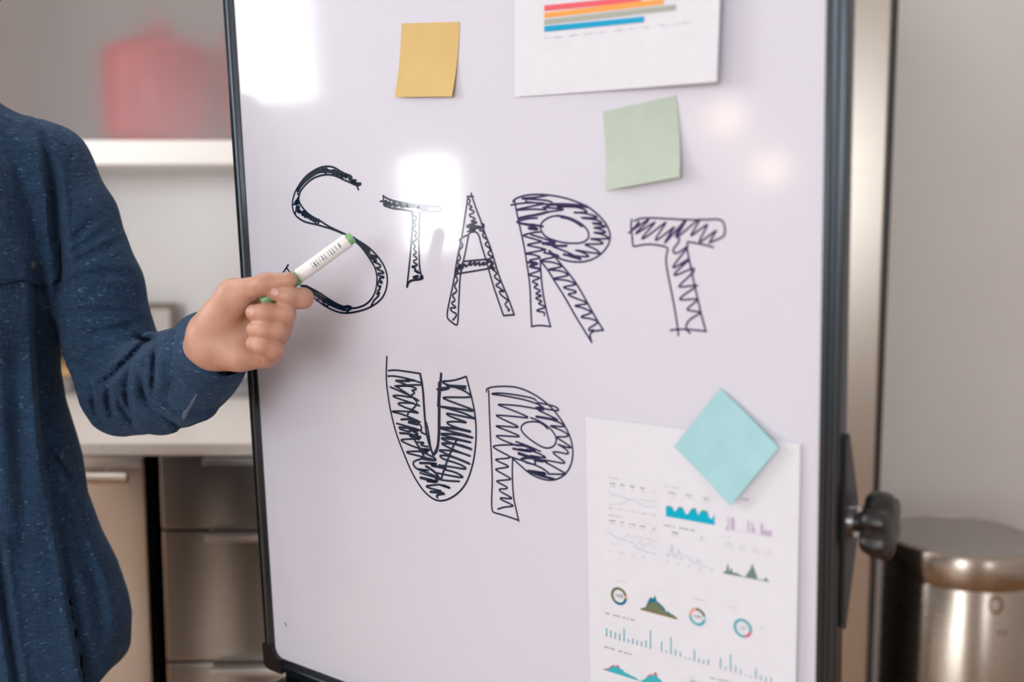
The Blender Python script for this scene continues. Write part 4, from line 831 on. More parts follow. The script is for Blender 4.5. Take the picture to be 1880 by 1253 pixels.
pr.done(); pr = Print(S2, 'area_chart')
x0, y0 = one(zr, 92, 890); base_f = bt(x0, y0, 0.315)
p1 = zr([(92, 888), (140, 882), (165, 862), (190, 850), (210, 862), (230, 850), (250, 880), (275, 890), (300, 920), (330, 930), (360, 950), (395, 962), (440, 1000)]); pr.area(p1, base_f, TEAL)
pr.line([(x, y-0.5) for x, y in p1[:7]], 1.6, PINK)
pr.done(); pr = Print(S2, 'area_chart')
p2 = zr([(440, 1000), (480, 985), (510, 960), (545, 935), (570, 950), (590, 915), (610, 965), (640, 985), (660, 1010)]); pr.area(p2, lambda x: base_f(x), TEAL); pr.line([(x, y-0.5) for x, y in p2[2:7]], 1.6, PINK)
pr.done()
pr = Print(S2, 'bar_chart')
for x, y0, y1, c, wd_ in ((1290, 470, 590, LIL, 2), (1275, 560, 595, LIL, 2.5), (1325, 470, 595, LIL, 3), (1342, 480, 590, LIL, 2), (1480, 500, 610, LIL, 2.5), (1515, 520, 615, LIL, 2), (1535, 570, 620, LIL, 3), (1610, 530, 640, LIL, 4), (1635, 590, 645, LIL, 3), (1660, 600, 650, LIL, 4), (1690, 600, 655, LIL, 5)):
    pr.line(zq([(x, y0), (x, y1)]), wd_, c)
pr.line(zq([(1260, 585), (1710, 655)]), 0.6, LG)
def bars(x0, y0, x1, y1, hs):
    for i, h in enumerate(hs):
        x = x0+(x1-x0)*i/(len(hs)-1); y = y0+(y1-y0)*i/(len(hs)-1)
        pr.line(zr([(x, y), (x, y-h)]), 1.7, TEAL)
        if i % 10 in (0, 2, 5) and h > 50: pr.line(zr([(x, y), (x, y-12)]), 1.7, PINK)
pr.done(); pr = Print(S2, 'bar_chart')
bars(122, 572, 542, 690, [80, 72, 68, 65, 122, 40, 50, 48, 45, 72, 178]); pr.done(); pr = Print(S2, 'bar_chart'); bars(650, 715, 1098, 848, [96, 25, 165, 60, 50, 12, 18, 108, 42, 38, 56]); pr.done(); pr = Print(S2, 'bar_chart'); bars(1215, 880, 1700, 1020, [105, 30, 165, 70, 50, 10, 14, 100, 50, 45, 60])
pr.done()
for (rx_, ry_, rr_, segs, body, th_, tc_) in (
        (1138, 1094, 17, ((-150, 75, OLV), (75, 95, SAL), (95, 210, BLU)), '1470', 6.5, (0.10, 0.08, 0.16)),
        (1283, 1131, 17, ((-10, 75, OLV), (75, 100, LBL), (100, 175, TEAL), (175, 270, (0.12, 0.45, 0.48)), (270, 350, SAL)), '4.7M', 6, (0.12, 0.10, 0.20)),
        (1367, 1151, 18, ((-200, 105, (0.10, 0.42, 0.48)), (105, 160, PINK)), '337', 6.5, (0.35, 0.35, 0.42))):
    pr = Print(S2, 'ring_chart'); pr.ring(rx_, ry_, rr_, 5, segs); o = pr.done()
    p3 = Print(S2, 'figure_text'); p3.text(body, rx_+0.5, ry_, th_, tc_); p3.done()
pr = Print(S2, 'figure_text'); pr.text('1', 1402, 1151, 9, (0.45, 0.40, 0.50)); pr.done()

# ================================================================== THE MAN
CXM, CYM = -0.735, 1.225
def on_plane_y(px, py, Y): d = ray(px, py); return CAM+d*(Y/d[1])
SIL = [(105, 690), (112, 740), (125, 790), (140, 850), (150, 920), (175, 990), (205, 1050), (225, 1110), (231, 1145), (228, 1253)]
sil = [on_plane_y(x, y, CYM) for x, y in SIL]
zs = [1.50, 1.44, 1.38, 1.28, 1.18]+[p[2] for p in sil]
aw = [0.07, 0.125, 0.155, 0.172, 0.170]+[p[0]-CXM for p in sil]
bd = [0.06, 0.085, 0.105, 0.120, 0.116]+list(np.linspace(0.110, 0.135, len(sil)))
o_ = np.argsort(zs); zs, aw, bd = np.array(zs)[o_], np.array(aw)[o_], np.array(bd)[o_]
def torso(G, grow=0.0):
    X, Y, Z = G; z1 = Z.ravel()
    a = (np.interp(z1, zs, aw)+grow).astype(np.float32)[None, None, :]; b = (np.interp(z1, zs, bd)+grow).astype(np.float32)[None, None, :]
    u = np.abs((X-CXM)/a); v = np.abs((Y-CYM)/b); n = 2.35
    return ((u**n+v**n)**(1/n)-1)*np.minimum(a, b)*0.95
# ---- folds drawn as a relief map over the front of the shirt
MW, MH, MS, MO = 340, 460, 3.0, (-300.0, 100.0)
gx_, gy_ = np.meshgrid(MO[0]+np.arange(MW)*MS, MO[1]+np.arange(MH)*MS, indexing='ij')
RELIEF = np.zeros((MW, MH), np.float32)
def fold(pts, depth, wd, kind='valley', fade=True):
    global RELIEF
    pts = np.array(chaikin(pts, 2)); seg = np.linalg.norm(np.diff(pts, axis=0), axis=1); cum = np.concatenate([[0], np.cumsum(seg)]); tot = cum[-1]
    best = np.full(gx_.shape, 1e9); sd = np.zeros(gx_.shape); tt = np.zeros(gx_.shape)
    for i in range(len(pts)-1):
        a, b = pts[i], pts[i+1]; d = b-a; l2 = d.dot(d)+1e-9
        t = np.clip(((gx_-a[0])*d[0]+(gy_-a[1])*d[1])/l2, 0, 1); ex, ey = gx_-a[0]-t*d[0], gy_-a[1]-t*d[1]; ds = np.hypot(ex, ey)
        m = ds < best; best[m] = ds[m]; sd[m] = (d[0]*ey-d[1]*ex)[m]; tt[m] = ((cum[i]+t*seg[i])/tot)[m]
    env = np.sin(np.clip(tt, 0.02, 0.98)*math.pi)**0.6 if fade else 1.0
    if kind == 'valley': r = depth*np.exp(-(best/wd)**2)-0.45*depth*np.exp(-((best-1.9*wd)/wd)**2)
    else:                                              # an overlapping edge: proud on one side, sunk on the other
        side = sd < 0                                  # the sunk side lies to the right of a downward stroke
        r = np.where(side, depth*np.exp(-best/wd)*np.clip(best/3, 0, 1), -0.35*depth*np.exp(-(best/(wd*0.5))**2))
    RELIEF += (r*env).astype(np.float32)
z7 = V(100, 560, 4.642)
fold([(65, 232), (88, 280), (100, 350), (106, 423), (112, 483), (110, 560)], 0.018, 10)
fold([(57, 522), (60, 620), (65, 705), (77, 850), (87, 901), (108, 1002), (123, 1107), (152, 1262)], 0.012, 34, 'step', False)
fold([(-6, 1000), (2, 1060), (14, 1143), (29, 1234), (34, 1290)], 0.010, 8, fade=False); fold([(83, 822), (110, 850), (137, 894)], 0.004, 6)
fold([(28, 640), (34, 780), (40, 900), (52, 1060)], 0.004, 14); fold([(-40, 560), (-30, 800), (-14, 1000)], 0.006, 16)
fold([(120, 930), (150, 1010), (182, 1100), (190, 1190)], 0.004, 12)
for pts, dp, wd_ in (([(820, 300), (640, 480), (500, 620), (330, 740)], 0.011, 7), ([(690, 470), (640, 560), (620, 760), (690, 1040)], 0.009, 6), ([(480, 640), (470, 740), (480, 860), (520, 990)], 0.009, 6), ([(560, 800), (600, 900), (690, 1030)], 0.006, 5),
        ([(750, 600), (780, 780), (850, 900)], 0.008, 6), ([(880, 340), (865, 560), (850, 800)], 0.009, 6), ([(990, 600), (1060, 760), (1160, 840)], 0.006, 6), ([(830, 880), (960, 950), (1110, 1050)], 0.007, 7), ([(345, 720), (345, 880), (400, 980)], 0.008, 6),
        ([(60, 360), (300, 400), (480, 330)], 0.004, 7), ([(100, 450), (300, 500), (420, 580)], 0.005, 7), ([(700, 260), (800, 290), (880, 270)], 0.008, 5)):
    fold(z7(pts[::-1]), dp*1.4, wd_*2.4, 'step'); fold(z7(pts), dp*0.6, wd_*0.95)
for pts in ([(118, 472), (160, 446), (195, 424)], [(118, 492), (170, 464), (220, 446)], [(116, 452), (150, 428), (175, 405)], [(118, 520), (180, 500), (245, 505)], [(112, 575), (180, 570), (250, 580)], [(130, 620), (200, 610), (262, 590)]):
    fold(pts, 0.0048, 7)
fold([(134, 258), (127, 307), (130, 380), (124, 430)], 0.003, 4)
fold([(0, 250), (30, 300), (50, 380)], 0.003, 14); fold([(-60, 300), (-20, 420)], 0.003, 18)
def relief(G, d):
    """Adds the folds to the front half of the cloth (only where the field is near the surface)."""
    X, Y, Z = np.broadcast_arrays(*G); sel = np.abs(d) < 0.035
    x, y, z = X[sel], Y[sel], Z[sel]; rx, ry, rz = x, y, z-np.float32(CAM[2])
    dep = ry*FW[1]+rz*FW[2]; px = CX+F*rx/dep; py = CY+F*(ry*DN[1]+rz*DN[2])/dep
    i = np.clip((px-MO[0])/MS, 0, MW-2); j = np.clip((py-MO[1])/MS, 0, MH-2); i0 = i.astype(int); j0 = j.astype(int); fi = i-i0; fj = j-j0
    r = RELIEF[i0, j0]*(1-fi)*(1-fj)+RELIEF[i0+1, j0]*fi*(1-fj)+RELIEF[i0, j0+1]*(1-fi)*fj+RELIEF[i0+1, j0+1]*fi*fj
    d[sel] += r.astype(np.float32); return d
ARM = [(P(92, 305, 1.235), 0.0435), (P(139, 400, 1.24), 0.0490), (P(178, 530, 1.245), 0.0550), (P(204, 640, 1.25), 0.0565), (P(228, 706, 1.25), 0.0555)]
FOR = [(P(228, 706, 1.25), 0.0555), (P(290, 690, 1.18), 0.050), (P(350, 664, 1.115), 0.042)]
HANG = [(P(225, 738, 1.25), 0.042), (P(300, 744, 1.185), 0.035), (P(362, 734, 1.125), 0.026)]
ARM2 = [((CXM-0.175, CYM+0.01, 1.395), 0.048), ((CXM-0.225, CYM+0.02, 1.24), 0.052), ((CXM-0.25, CYM+0.03, 1.10), 0.050), ((CXM-0.255, CYM+0.0, 0.95), 0.043), ((CXM-0.255, CYM-0.04, 0.86), 0.040)]
def lim(G, ch, grow=0, k=0.01): return chain(G, [c[0] for c in ch], [c[1]+grow for c in ch], k)
def shirt_field(G):
    d = torso(G)
    for sx in (1, -1):
        n0 = P(-70, 248, 1.23); n1 = P(84, 303, 1.235)
        if sx < 0: n0 = np.array([2*CXM-n0[0], n0[1], n0[2]]); n1 = np.array([2*CXM-n1[0], n1[1], n1[2]])
        tz = rcone(G, n0, n1, 0.042, 0.041)
        if sx > 0: trap = tz
        else: trap2 = tz
        d = smin(d, tz, 0.03)
        d = smin(d, rcone(G, (CXM+sx*0.07, CYM-0.045, 1.30), (CXM+sx*0.10, CYM-0.04, 1.22), 0.07, 0.06), 0.03)
    arm = smin(smin(lim(G, ARM), lim(G, FOR), 0.012), lim(G, HANG), 0.02); arm = smin(arm, trap, 0.04)
    d = smin(d, arm, 0.014); d = smin(d, smin(lim(G, ARM2), trap2, 0.04), 0.016)
    d = smin(d, rcone(G, (CXM, CYM+0.015, 1.44), (CXM, CYM, 1.475), 0.066, 0.064), 0.03)
    d = np.ascontiguousarray(np.broadcast_to(d, np.broadcast_shapes(*[g.shape for g in G]))).astype(np.float32)
    d = relief(G, d)
    X, Y, Z = G
    hem = 0.705+0.112*np.clip(np.abs((X-CXM)/0.252), 0, 1.1)**7
    d = np.where(Z < hem+0.15, np.maximum(d, hem-Z), d)
    d = np.maximum(d, Z-1.485)                                                    # neck opening
    d = np.where(Z < 0.90, np.maximum(d, -np.maximum(torso(G, -0.020), Z-0.88)), d)                  # hollow under the hem
    d = np.maximum(d, -rcone(G, (CXM, CYM, 1.46), (CXM, CYM, 1.52), 0.056, 0.056))
    return d
HV = 0.0034
G, org = grid((-1.05, 0.98, 0.68), (-0.30, 1.40, 1.50), HV)
SV, SQ = nets(shirt_field(G), org, HV); SV = relax(SV, SQ, 1, 0.35)

# ---- the body (skin): head, neck, trunk, arms and legs, plus a finely built left hand
def head_field(G):
    hc = np.array([CXM, CYM+0.075, 1.655])
    h = ellip(G, hc+(0, 0.012, 0.025), (0.076, 0.096, 0.102)); h = smin(h, ellip(G, hc+(0, -0.022, -0.05), (0.054, 0.064, 0.064)), 0.03); h = smin(h, rcone(G, hc+(-0.030, -0.035, -0.085), hc+(0.030, -0.035, -0.085), 0.020, 0.020), 0.025)
    h = smin(h, rcone(G, hc+(0, -0.084, 0.018), hc+(0, -0.100, -0.022), 0.008, 0.0115), 0.012); h = smin(h, rcone(G, hc+(-0.013, -0.090, -0.025), hc+(0.013, -0.090, -0.025), 0.007, 0.007), 0.008); h = smin(h, ellip(G, hc+(0, -0.070, -0.098), (0.026, 0.020, 0.020)), 0.02)          # nose
    h = smin(h, rcone(G, hc+(-0.022, -0.080, -0.058), hc+(0.022, -0.080, -0.058), 0.009, 0.009), 0.008)     # lips
    h = np.maximum(h, -rcone(G, hc+(-0.020, -0.096, -0.058), hc+(0.020, -0.096, -0.058), 0.0035, 0.0035))
    h = smin(h, rcone(G, hc+(-0.045, -0.078, 0.030), hc+(0.045, -0.078, 0.030), 0.010, 0.010), 0.012)          # brow
    for sx in (-1, 1):
        h = np.maximum(h, -ellip(G, hc+(sx*0.032, -0.094, 0.012), (0.017, 0.014, 0.010)))
        h = smin(h, rcone(G, hc+(sx*0.020, -0.079, 0.0185), hc+(sx*0.045, -0.073, 0.0185), 0.0055, 0.005), 0.004); h = smin(h, rcone(G, hc+(sx*0.021, -0.078, 0.003), hc+(sx*0.044, -0.073, 0.003), 0.0050, 0.0045), 0.004)
        h = smin(h, ellip(G, hc+(sx*0.079, 0.016, 0.0), (0.009, 0.018, 0.031)), 0.006)
    h = smin(h, rcone(G, (CXM, CYM+0.025, 1.42), (CXM, CYM+0.095, 1.60), 0.052, 0.046), 0.018)
    return h
def body_field(G):
    d = np.maximum(torso(G, -0.050), 0.80-G[2])
    d = np.maximum(d, G[2]-1.43)
    d = smin(d, rcone(G, (CXM, CYM+0.02, 1.38), (CXM, CYM+0.04, 1.49), 0.050, 0.046), 0.03)
    d = smin(d, lim(G, ARM, -0.026), 0.02); d = smin(d, lim(G, FOR, -0.030), 0.02); d = smin(d, lim(G, ARM2, -0.012), 0.02)
    for sx in (-1, 1):
        d = smin(d, chain(G, [(CXM+sx*0.085, CYM, 0.88), (CXM+sx*0.095, CYM, 0.48), (CXM+sx*0.10, CYM+0.02, 0.09)], [0.080, 0.052, 0.036], 0.02), 0.03)
        d = smin(d, rcone(G, (CXM+sx*0.10, CYM+0.03, 0.05), (CXM+sx*0.115, CYM-0.13, 0.04), 0.034, 0.026), 0.02)
    # the relaxed right hand
    w2 = np.array(ARM2[-1][0]); 
    d = smin(d, rcone(G, w2, w2+(0.0, -0.015, -0.075), 0.024, 0.022), 0.015); d = smin(d, rcone(G, w2+(0.0, -0.02, -0.075), w2+(0.0, -0.045, -0.115), 0.020, 0.022), 0.012)
    return d
G, org = grid((-1.06, 0.95, 0.0), (-0.28, 1.44, 1.80), 0.0065)
BV, BQ = nets(np.asarray(body_field(G), np.float32), org, 0.0065); BV = relax(BV, BQ, 1, 0.4)
hc = np.array([CXM, CYM+0.075, 1.655])
G, org = grid((CXM-0.11, CYM-0.08, 1.44), (CXM+0.11, CYM+0.21, 1.80), 0.003)
DV, DQ = nets(np.ascontiguousarray(np.asarray(head_field(G), np.float32)), org, 0.003); DV = relax(DV, DQ, 2, 0.5)

def px(p): return P(*p)
# left hand: joints as (pixel x, pixel y, depth), radii in metres
FING = {
 'index':  ([(520, 556, 1.048), (556, 548, 1.012), (529, 543, 1.001), (505, 538, 1.000)], [0.0105, 0.0098, 0.0092, 0.0080]),
 'middle': ([(518, 584, 1.050), (523, 577, 1.004), (490, 574.5, 0.998), (466, 574, 1.003)], [0.0105, 0.0100, 0.0098, 0.0084]),
 'ring':   ([(510, 613, 1.050), (510, 607, 1.006), (485, 605, 1.000), (467, 605, 1.004)], [0.0100, 0.0091, 0.0090, 0.0080]),
 'little': ([(496, 650, 1.046), (502, 643, 1.010), (482, 635, 1.004), (465, 631, 1.008)], [0.0105, 0.0090, 0.0087, 0.0076])}
def hand_field(G):
    W = [(P(340, 672, 1.13), 0.024), (P(385, 634, 1.062), 0.0235), (P(410, 622, 1.045), 0.024)]
    d = lim(G, W, 0, 0.01)
    wr = P(395, 628, 1.050)
    for k_, r0, r1 in (('index', 0.021, 0.0125), ('middle', 0.021, 0.0125), ('ring', 0.021, 0.0125), ('little', 0.020, 0.0125)):
        d = smin(d, rcone(G, wr, px(FING[k_][0][0]), r0, r1), 0.014)
    d = smin(d, chain(G, [P(398, 645, 1.044), P(440, 653, 1.036), P(478, 654, 1.036)], [0.0185, 0.0150, 0.0125], 0.01), 0.012)   # heel of the hand
    th = chain(G, [P(384, 606, 1.050), P(428, 541, 1.022), P(488, 522, 1.000), P(531, 514, 0.997)], [0.0205, 0.0150, 0.0098, 0.0080], 0.008)
    th = smin(th, rcone(G, P(405, 590, 1.035), P(436, 556, 1.020), 0.019, 0.013), 0.012)
    d = smin(d, th, 0.010)
    d = smin(d, rcone(G, P(440, 556, 1.036), P(498, 556, 1.042), 0.010, 0.009), 0.012)                        # web between thumb and index
    d = np.maximum(d, -ellip(G, P(446, 594, 1.010), (0.012, 0.012, 0.018))*0.9) if False else d
    for k_, (pts, rs) in FING.items():
        P3 = [px(q) for q in pts]
        f = chain(G, P3, rs, 0.004)
        f = smin(f, ellip(G, P3[1], (rs[1]*1.01,)*3), 0.004)                                                  # knuckle
        d = smin(d, f, 0.0028)
    # skin creases at the root of the little finger and below the thumb
    for a, b, r in ((P(472, 646, 1.018), P(484, 676, 1.030), 0.0017), (P(447, 544, 1.006), P(468, 545, 1.004), 0.0014)):
        d = smin(d, -1e9*0+d, 1e-6); d = np.maximum(d, -rcone(G, a, b, r, r))
    return d
HH = 0.0014
lo = P(330, 480, 1.14); hi = P(580, 700, 0.96)
G, org = grid((-0.385, 0.925, 1.085), (-0.185, 1.15, 1.285), HH)
HVt, HQ = nets(np.asarray(hand_field(G), np.float32), org, HH); HVt = relax(HVt, HQ, 4, 0.5)
# right-hand fingers on the relaxed hand
w2 = np.array(ARM2[-1][0])
def rfield(G):
    d = None
    for i, (dy, ln) in enumerate(((-0.034, 0.062), (-0.014, 0.072), (0.006, 0.068), (0.024, 0.054))):
        a = w2+(0.004, -0.045+dy+0.03, -0.110); b = a+(0.004, -0.010, -ln*0.5); c = b+(0.014, -0.002, -ln*0.45)
        f = chain(G, [a, b, c], [0.0105, 0.0088, 0.0072], 0.004); d = f if d is None else smin(d, f, 0.0025)
    d = smin(d, chain(G, [w2+(0.006, -0.035, -0.03), w2+(0.020, -0.070, -0.065), w2+(0.026, -0.078, -0.098)], [0.015, 0.011, 0.008], 0.006), 0.008)
    d = smin(d, chain(G, [w2+(0.0, -0.010, -0.045), w2+(0.003, -0.045, -0.108)], [0.020, 0.016], 0.01), 0.012)
    return smin(d, rcone(G, w2+(0.002, -0.022, -0.108), w2+(0.002, -0.062, -0.104), 0.0125, 0.0125), 0.012)
G, org = grid(w2-(0.05, 0.14, 0.22), w2+(0.07, 0.05, 0.0), 0.0026)
RV, RQ = nets(np.asarray(rfield(G), np.float32), org, 0.0026); RV = relax(RV, RQ, 2, 0.5)
AV = np.concatenate([BV, HVt, RV, DV]); AQ = np.concatenate([BQ, HQ+len(BV), RQ+len(BV)+len(HVt), DQ+len(BV)+len(HVt)+len(RV)])
person = link('person', mesh_vq('person', AV, AQ), M_SKIN, None)
tag(person, 'man in a blue chambray shirt holding a green and white marker to the board', 'person')
shirt = link('shirt', mesh_vq('shirt', SV, SQ), M_DENIM, person); shirt['label'] = 'dark blue chambray button shirt'

# ---- details that lie on the shirt
dg = bpy.context.evaluated_depsgraph_get()
bvh = BVHTree.FromPolygons([tuple(v) for v in SV.astype(float)], [tuple(int(i) for i in q) for q in SQ])
def on_shirt(px_, py_, off):
    d = ray(px_, py_); h = bvh.ray_cast(Vector(CAM), Vector(d).normalized())
    if h[0] is None: return None
    return np.array(h[0])-unit(d)*off
def patch(name, rows, offs, m, parent, solid=0.0012, smooth_it=0):
    pts = [[on_shirt(x, y, o) for (x, y), o in zip(r, orow)] for r, orow in zip(rows, offs)]
    nr, nc = len(pts), len(pts[0])
    vs = []; ok = True
    last = None
    for r in pts:
        for p in r:
            if p is None: p = last if last is not None else np.zeros(3)
            vs.append(p); last = p
    A_ = np.array(vs).reshape(nr, nc, 3)
    for _ in range(smooth_it):
        B_ = A_.copy(); B_[1:-1, 1:-1] = (A_[:-2, 1:-1]+A_[2:, 1:-1]+A_[1:-1, :-2]+A_[1:-1, 2:])/4; A_ = B_
    fs = [(i*nc+j, i*nc+j+1, (i+1)*nc+j+1, (i+1)*nc+j) for i in range(nr-1) for j in range(nc-1)]
    o = pyd(name, A_.reshape(-1, 3), fs, m, parent, True)
    if solid: md = o.modifiers.new('s', 'SOLIDIFY'); md.thickness = solid; md.offset = 0
    return o
fx_ = [-75, -66, -40, 0, 35, 50, 58, 68, 92, 104, 109]; fb_ = [500, 522, 526, 523, 514, 514, 521, 525, 523, 513, 494]
xs_ = np.linspace(-75, 109, 40); rows = []; offs = []
for v in np.linspace(0, 1, 16):
    rows.append([(x, (432+(x+75)*0.075)*(1-v)+np.interp(x, fx_, fb_)*v) for x in xs_]); offs.append([0.0016+0.0045*v**1.5]*40)
flap = patch('pocket_flap', rows, offs, M_DENIM, shirt, 0.0024, 3)
bc = on_shirt(58, 487, 0.0060)
if bc is not None:
    lathe('button', [(0.0052, 0), (0.0056, 0.0008), (0.0054, 0.0018), (0.0040, 0.0021), (0.0034, 0.0014), (0.001, 0.0013)], bc, mat('dark_button', (0.02, 0.016, 0.016), 0.25), flap, 32, (0.75, -0.62, 0.1))
def seam(pts, wpx, off, name='seam', n=40):
    pts = np.array(chaikin(pts, 2)); cum = np.concatenate([[0], np.cumsum(np.linalg.norm(np.diff(pts, axis=0), axis=1))]); t = np.linspace(0, cum[-1], n)
    x = np.interp(t, cum, pts[:, 0]); y = np.interp(t, cum, pts[:, 1]); dx, dy = np.gradient(x), np.gradient(y); l = np.hypot(dx, dy)
    nx, ny = -dy/l, dx/l
    rows = [[(x[i]+nx[i]*wpx*k, y[i]+ny[i]*wpx*k) for i in range(n)] for k in (-0.5, 0, 0.5)]
    return patch(name, rows, [[off*0.4]*n, [off]*n, [off*0.4]*n], M_DENIM, shirt, 0.0)
seam([(-40, 205), (0, 213), (45, 226), (90, 246), (128, 268)], 5, 0.0012)
seam([(130, 262), (127, 307), (130, 375), (122, 430)], 4, 0.0010)
seam([(-76, 520), (-40, 522), (0, 518), (35, 509), (50, 509), (58, 516)], 2.5, 0.0075)
# shirt front strip and its buttons
pc = lambda z: CXM+0.0
rows = []; zs2 = np.linspace(1.42, 0.78, 60)
def pix(p): v = np.asarray(p)-CAM; dep = v.dot(FW); return (CX+F*v[0]/dep, CY+F*v.dot(DN)/dep)
def front(x, z):
    h = bvh.ray_cast(Vector((x, 0.3, z)), Vector((0, 1, 0))); return None if h[0] is None else np.array(h[0])
ring = []
for z in zs2:
    row = [front(CXM+dx, z) for dx in (-0.018, -0.016, 0, 0.016, 0.018)]
    if any(p is None for p in row): continue
    ring.append([p-(0, o, 0) for p, o in zip(row, (0.0, 0.0022, 0.0026, 0.0022, 0.0))])
pk = loft('placket', ring, M_DENIM, shirt, closed=False)
for z in (1.36, 1.26, 1.16, 1.06, 0.96, 0.86):
    p = front(CXM, z)
    if p is not None: lathe('button', [(0.0052, 0), (0.0056, 0.0008), (0.0054, 0.0018), (0.0040, 0.0021), (0.0034, 0.0014), (0.001, 0.0013)], p-(0, 0.0025, 0), mat('dark_button', (0.02, 0.016, 0.016), 0.25), pk, 24, (0, -1, 0))
# collar
ring0, ring1, ring2 = [], [], []
for t in np.linspace(-math.pi*0.94, math.pi*0.94, 48):
    dx, dy = math.sin(t), math.cos(t); f = (1-math.cos(t))/2
    ring0.append((CXM+0.066*dx, CYM+0.004+0.066*dy, 1.472-0.012*f)); ring1.append((CXM+0.068*dx, CYM+0.008+0.068*dy, 1.520-0.024*f)); ring2.append((CXM+0.094*dx*(1+0.15*f), CYM+0.004+0.096*dy, 1.482-0.055*f**3))
loft('collar', [ring0, ring1, ring2], M_DENIM, shirt, closed=False, solid=0.002)
# open cuff: rim and root rings as (pixel, depth)
rim = [(365, 575, 1.088), (350, 601, 1.066), (351, 631, 1.048), (368, 657, 1.040), (388, 676, 1.042), (407, 691, 1.052), (432, 688, 1.075), (453, 677, 1.100), (440, 640, 1.125), (412, 598, 1.120), (386, 574, 1.105)]
root = [(318, 606, 1.150), (300, 640, 1.125), (296, 680, 1.110), (304, 722, 1.108), (322, 762, 1.118), (345, 777, 1.130), (388, 760, 1.145), (405, 735, 1.155), (400, 690, 1.175), (372, 640, 1.175), (342, 606, 1.165)]
r0 = ccatmull([P(*q) for q in root], 72); r1 = ccatmull([P(*q) for q in rim], 72); rings = []
for f in np.linspace(0, 1, 9):
    rr = []
    cen = np.mean(r0, 0)*(1-f)+np.mean(r1, 0)*f
    for a, b in zip(r0, r1):
        p = np.asarray(a)*(1-f)+np.asarray(b)*f; rr.append(p+unit(p-cen)*(0.004*math.sin(f*math.pi)))
    rings.append(rr)
cuff = loft('cuff', rings, M_DENIM, shirt, solid=0.0022); cuff['label'] = 'loose unbuttoned shirt cuff'
# cuff overlap edge and its lighter inner facing
def on_cuff(q0, q1, n): return [np.array(q0)*(1-t)+np.array(q1)*t for t in np.linspace(0, 1, n)]
bv2 = BVHTree.FromPolygons([tuple(map(float, v)) for r in rings for v in r], [tuple(p.vertices) for p in cuff.data.polygons])
def strip2(name, line, wpx, off, m, parent):
    vs, fs = [], []
    line = np.array(chaikin(line, 2)); d = np.gradient(line, axis=0); d /= np.linalg.norm(d, axis=1)[:, None]
    wl = wpx if isinstance(wpx, list) else [wpx]*2
    ws = np.interp(np.linspace(0, 1, len(line)), np.linspace(0, 1, len(wl)), wl)
    for p, q, w_ in zip(line, d, ws):
        n = np.array([-q[1], q[0]])*w_/2
        for e, oo in ((p-n, 0.25), (p, 1.0), (p+n, 0.25)):
            dd = ray(*e); h = bv2.ray_cast(Vector(CAM), Vector(dd).normalized()); h2 = bvh.ray_cast(Vector(CAM), Vector(dd).normalized())
            c = [np.array(x[0]) for x in (h, h2) if x[0] is not None]
            if not c: c = [P(e[0], e[1], 1.09)]
            c = min(c, key=lambda v: np.linalg.norm(v-CAM)); vs.append(c-unit(dd)*off*oo)
    for i in range(len(line)-1):
        for k_ in range(2): fs.append((3*i+k_, 3*i+k_+1, 3*i+k_+4, 3*i+k_+3))
    return pyd(name, vs, fs, m, parent, True)
strip2('cuff_edge', z7([(1420, 612), (1330, 660), (1240, 720), (1190, 850), (1110, 990), (1010, 1085)]), 6, 0.0035, M_DENIM, cuff)
strip2('cuff_facing', z7([(1215, 765), (1165, 850), (1115, 930), (1100, 985)]), [3, 11, 11, 4], 0.0040, mat('pale_facing', (0.10, 0.12, 0.19), 0.8), cuff)
# trousers, shoes, hair
M_TRO = noisy('dark_trousers', (0.018, 0.018, 0.022), (0.03, 0.03, 0.036), 200, 0.85, bump=0.3, bscale=300)
def trou(G):
    d = np.maximum(torso(G, -0.034), G[2]-0.97); d = np.maximum(d, 0.76-G[2])
    for sx in (-1, 1):
        d = smin(d, chain(G, [(CXM+sx*0.085, CYM, 0.86), (CXM+sx*0.095, CYM, 0.48), (CXM+sx*0.10, CYM+0.02, 0.07)], [0.092, 0.072, 0.058], 0.02), 0.02)
    d = np.maximum(d, 0.045-G[2]); return d
G, org = grid((-1.0, 1.02, 0.02), (-0.44, 1.40, 1.0), 0.009)
TV, TQ = nets(np.asarray(trou(G), np.float32), org, 0.009); link('trousers', mesh_vq('trousers', relax(TV, TQ, 1), TQ), M_TRO, person)
M_SHOE = mat('brown_leather', (0.10, 0.045, 0.02), 0.35)
for sx in (-1, 1):
    G, org = grid((CXM+sx*0.10-0.07, CYM-0.22, -0.01), (CXM+sx*0.10+0.09, CYM+0.12, 0.14), 0.006)
    def sh(G):
        d = smin(rcone(G, (CXM+sx*0.10, CYM+0.05, 0.045), (CXM+sx*0.118, CYM-0.15, 0.032), 0.045, 0.040), rcone(G, (CXM+sx*0.10, CYM+0.04, 0.08), (CXM+sx*0.10, CYM+0.04, 0.10), 0.046, 0.046), 0.04)
        return np.maximum(d, 0.0005-G[2])
    QV, QQ = nets(np.asarray(sh(G), np.float32), org, 0.006); link('shoe', mesh_vq('shoe', relax(QV, QQ, 1), QQ), M_SHOE, person)
def hairf(G):
    d = ellip(G, hc+(0, 0.020, 0.032), (0.087, 0.106, 0.114)); X, Y, Z = G
    cut = np.maximum(Z*0-1, (hc[1]-0.060-Y)+0.0*X-(Z-(hc[2]+0.066))*1.3)
    d = np.maximum(d, cut); d = np.maximum(d, (hc[2]+0.005+0.0*X)-Z-(Y-hc[1])*0.75)
    return d+0.0022*np.sin(X*210+Z*40)*np.sin(Y*120)
G, org = grid(hc-(0.1, 0.11, 0.12), hc+(0.1, 0.14, 0.16), 0.005)
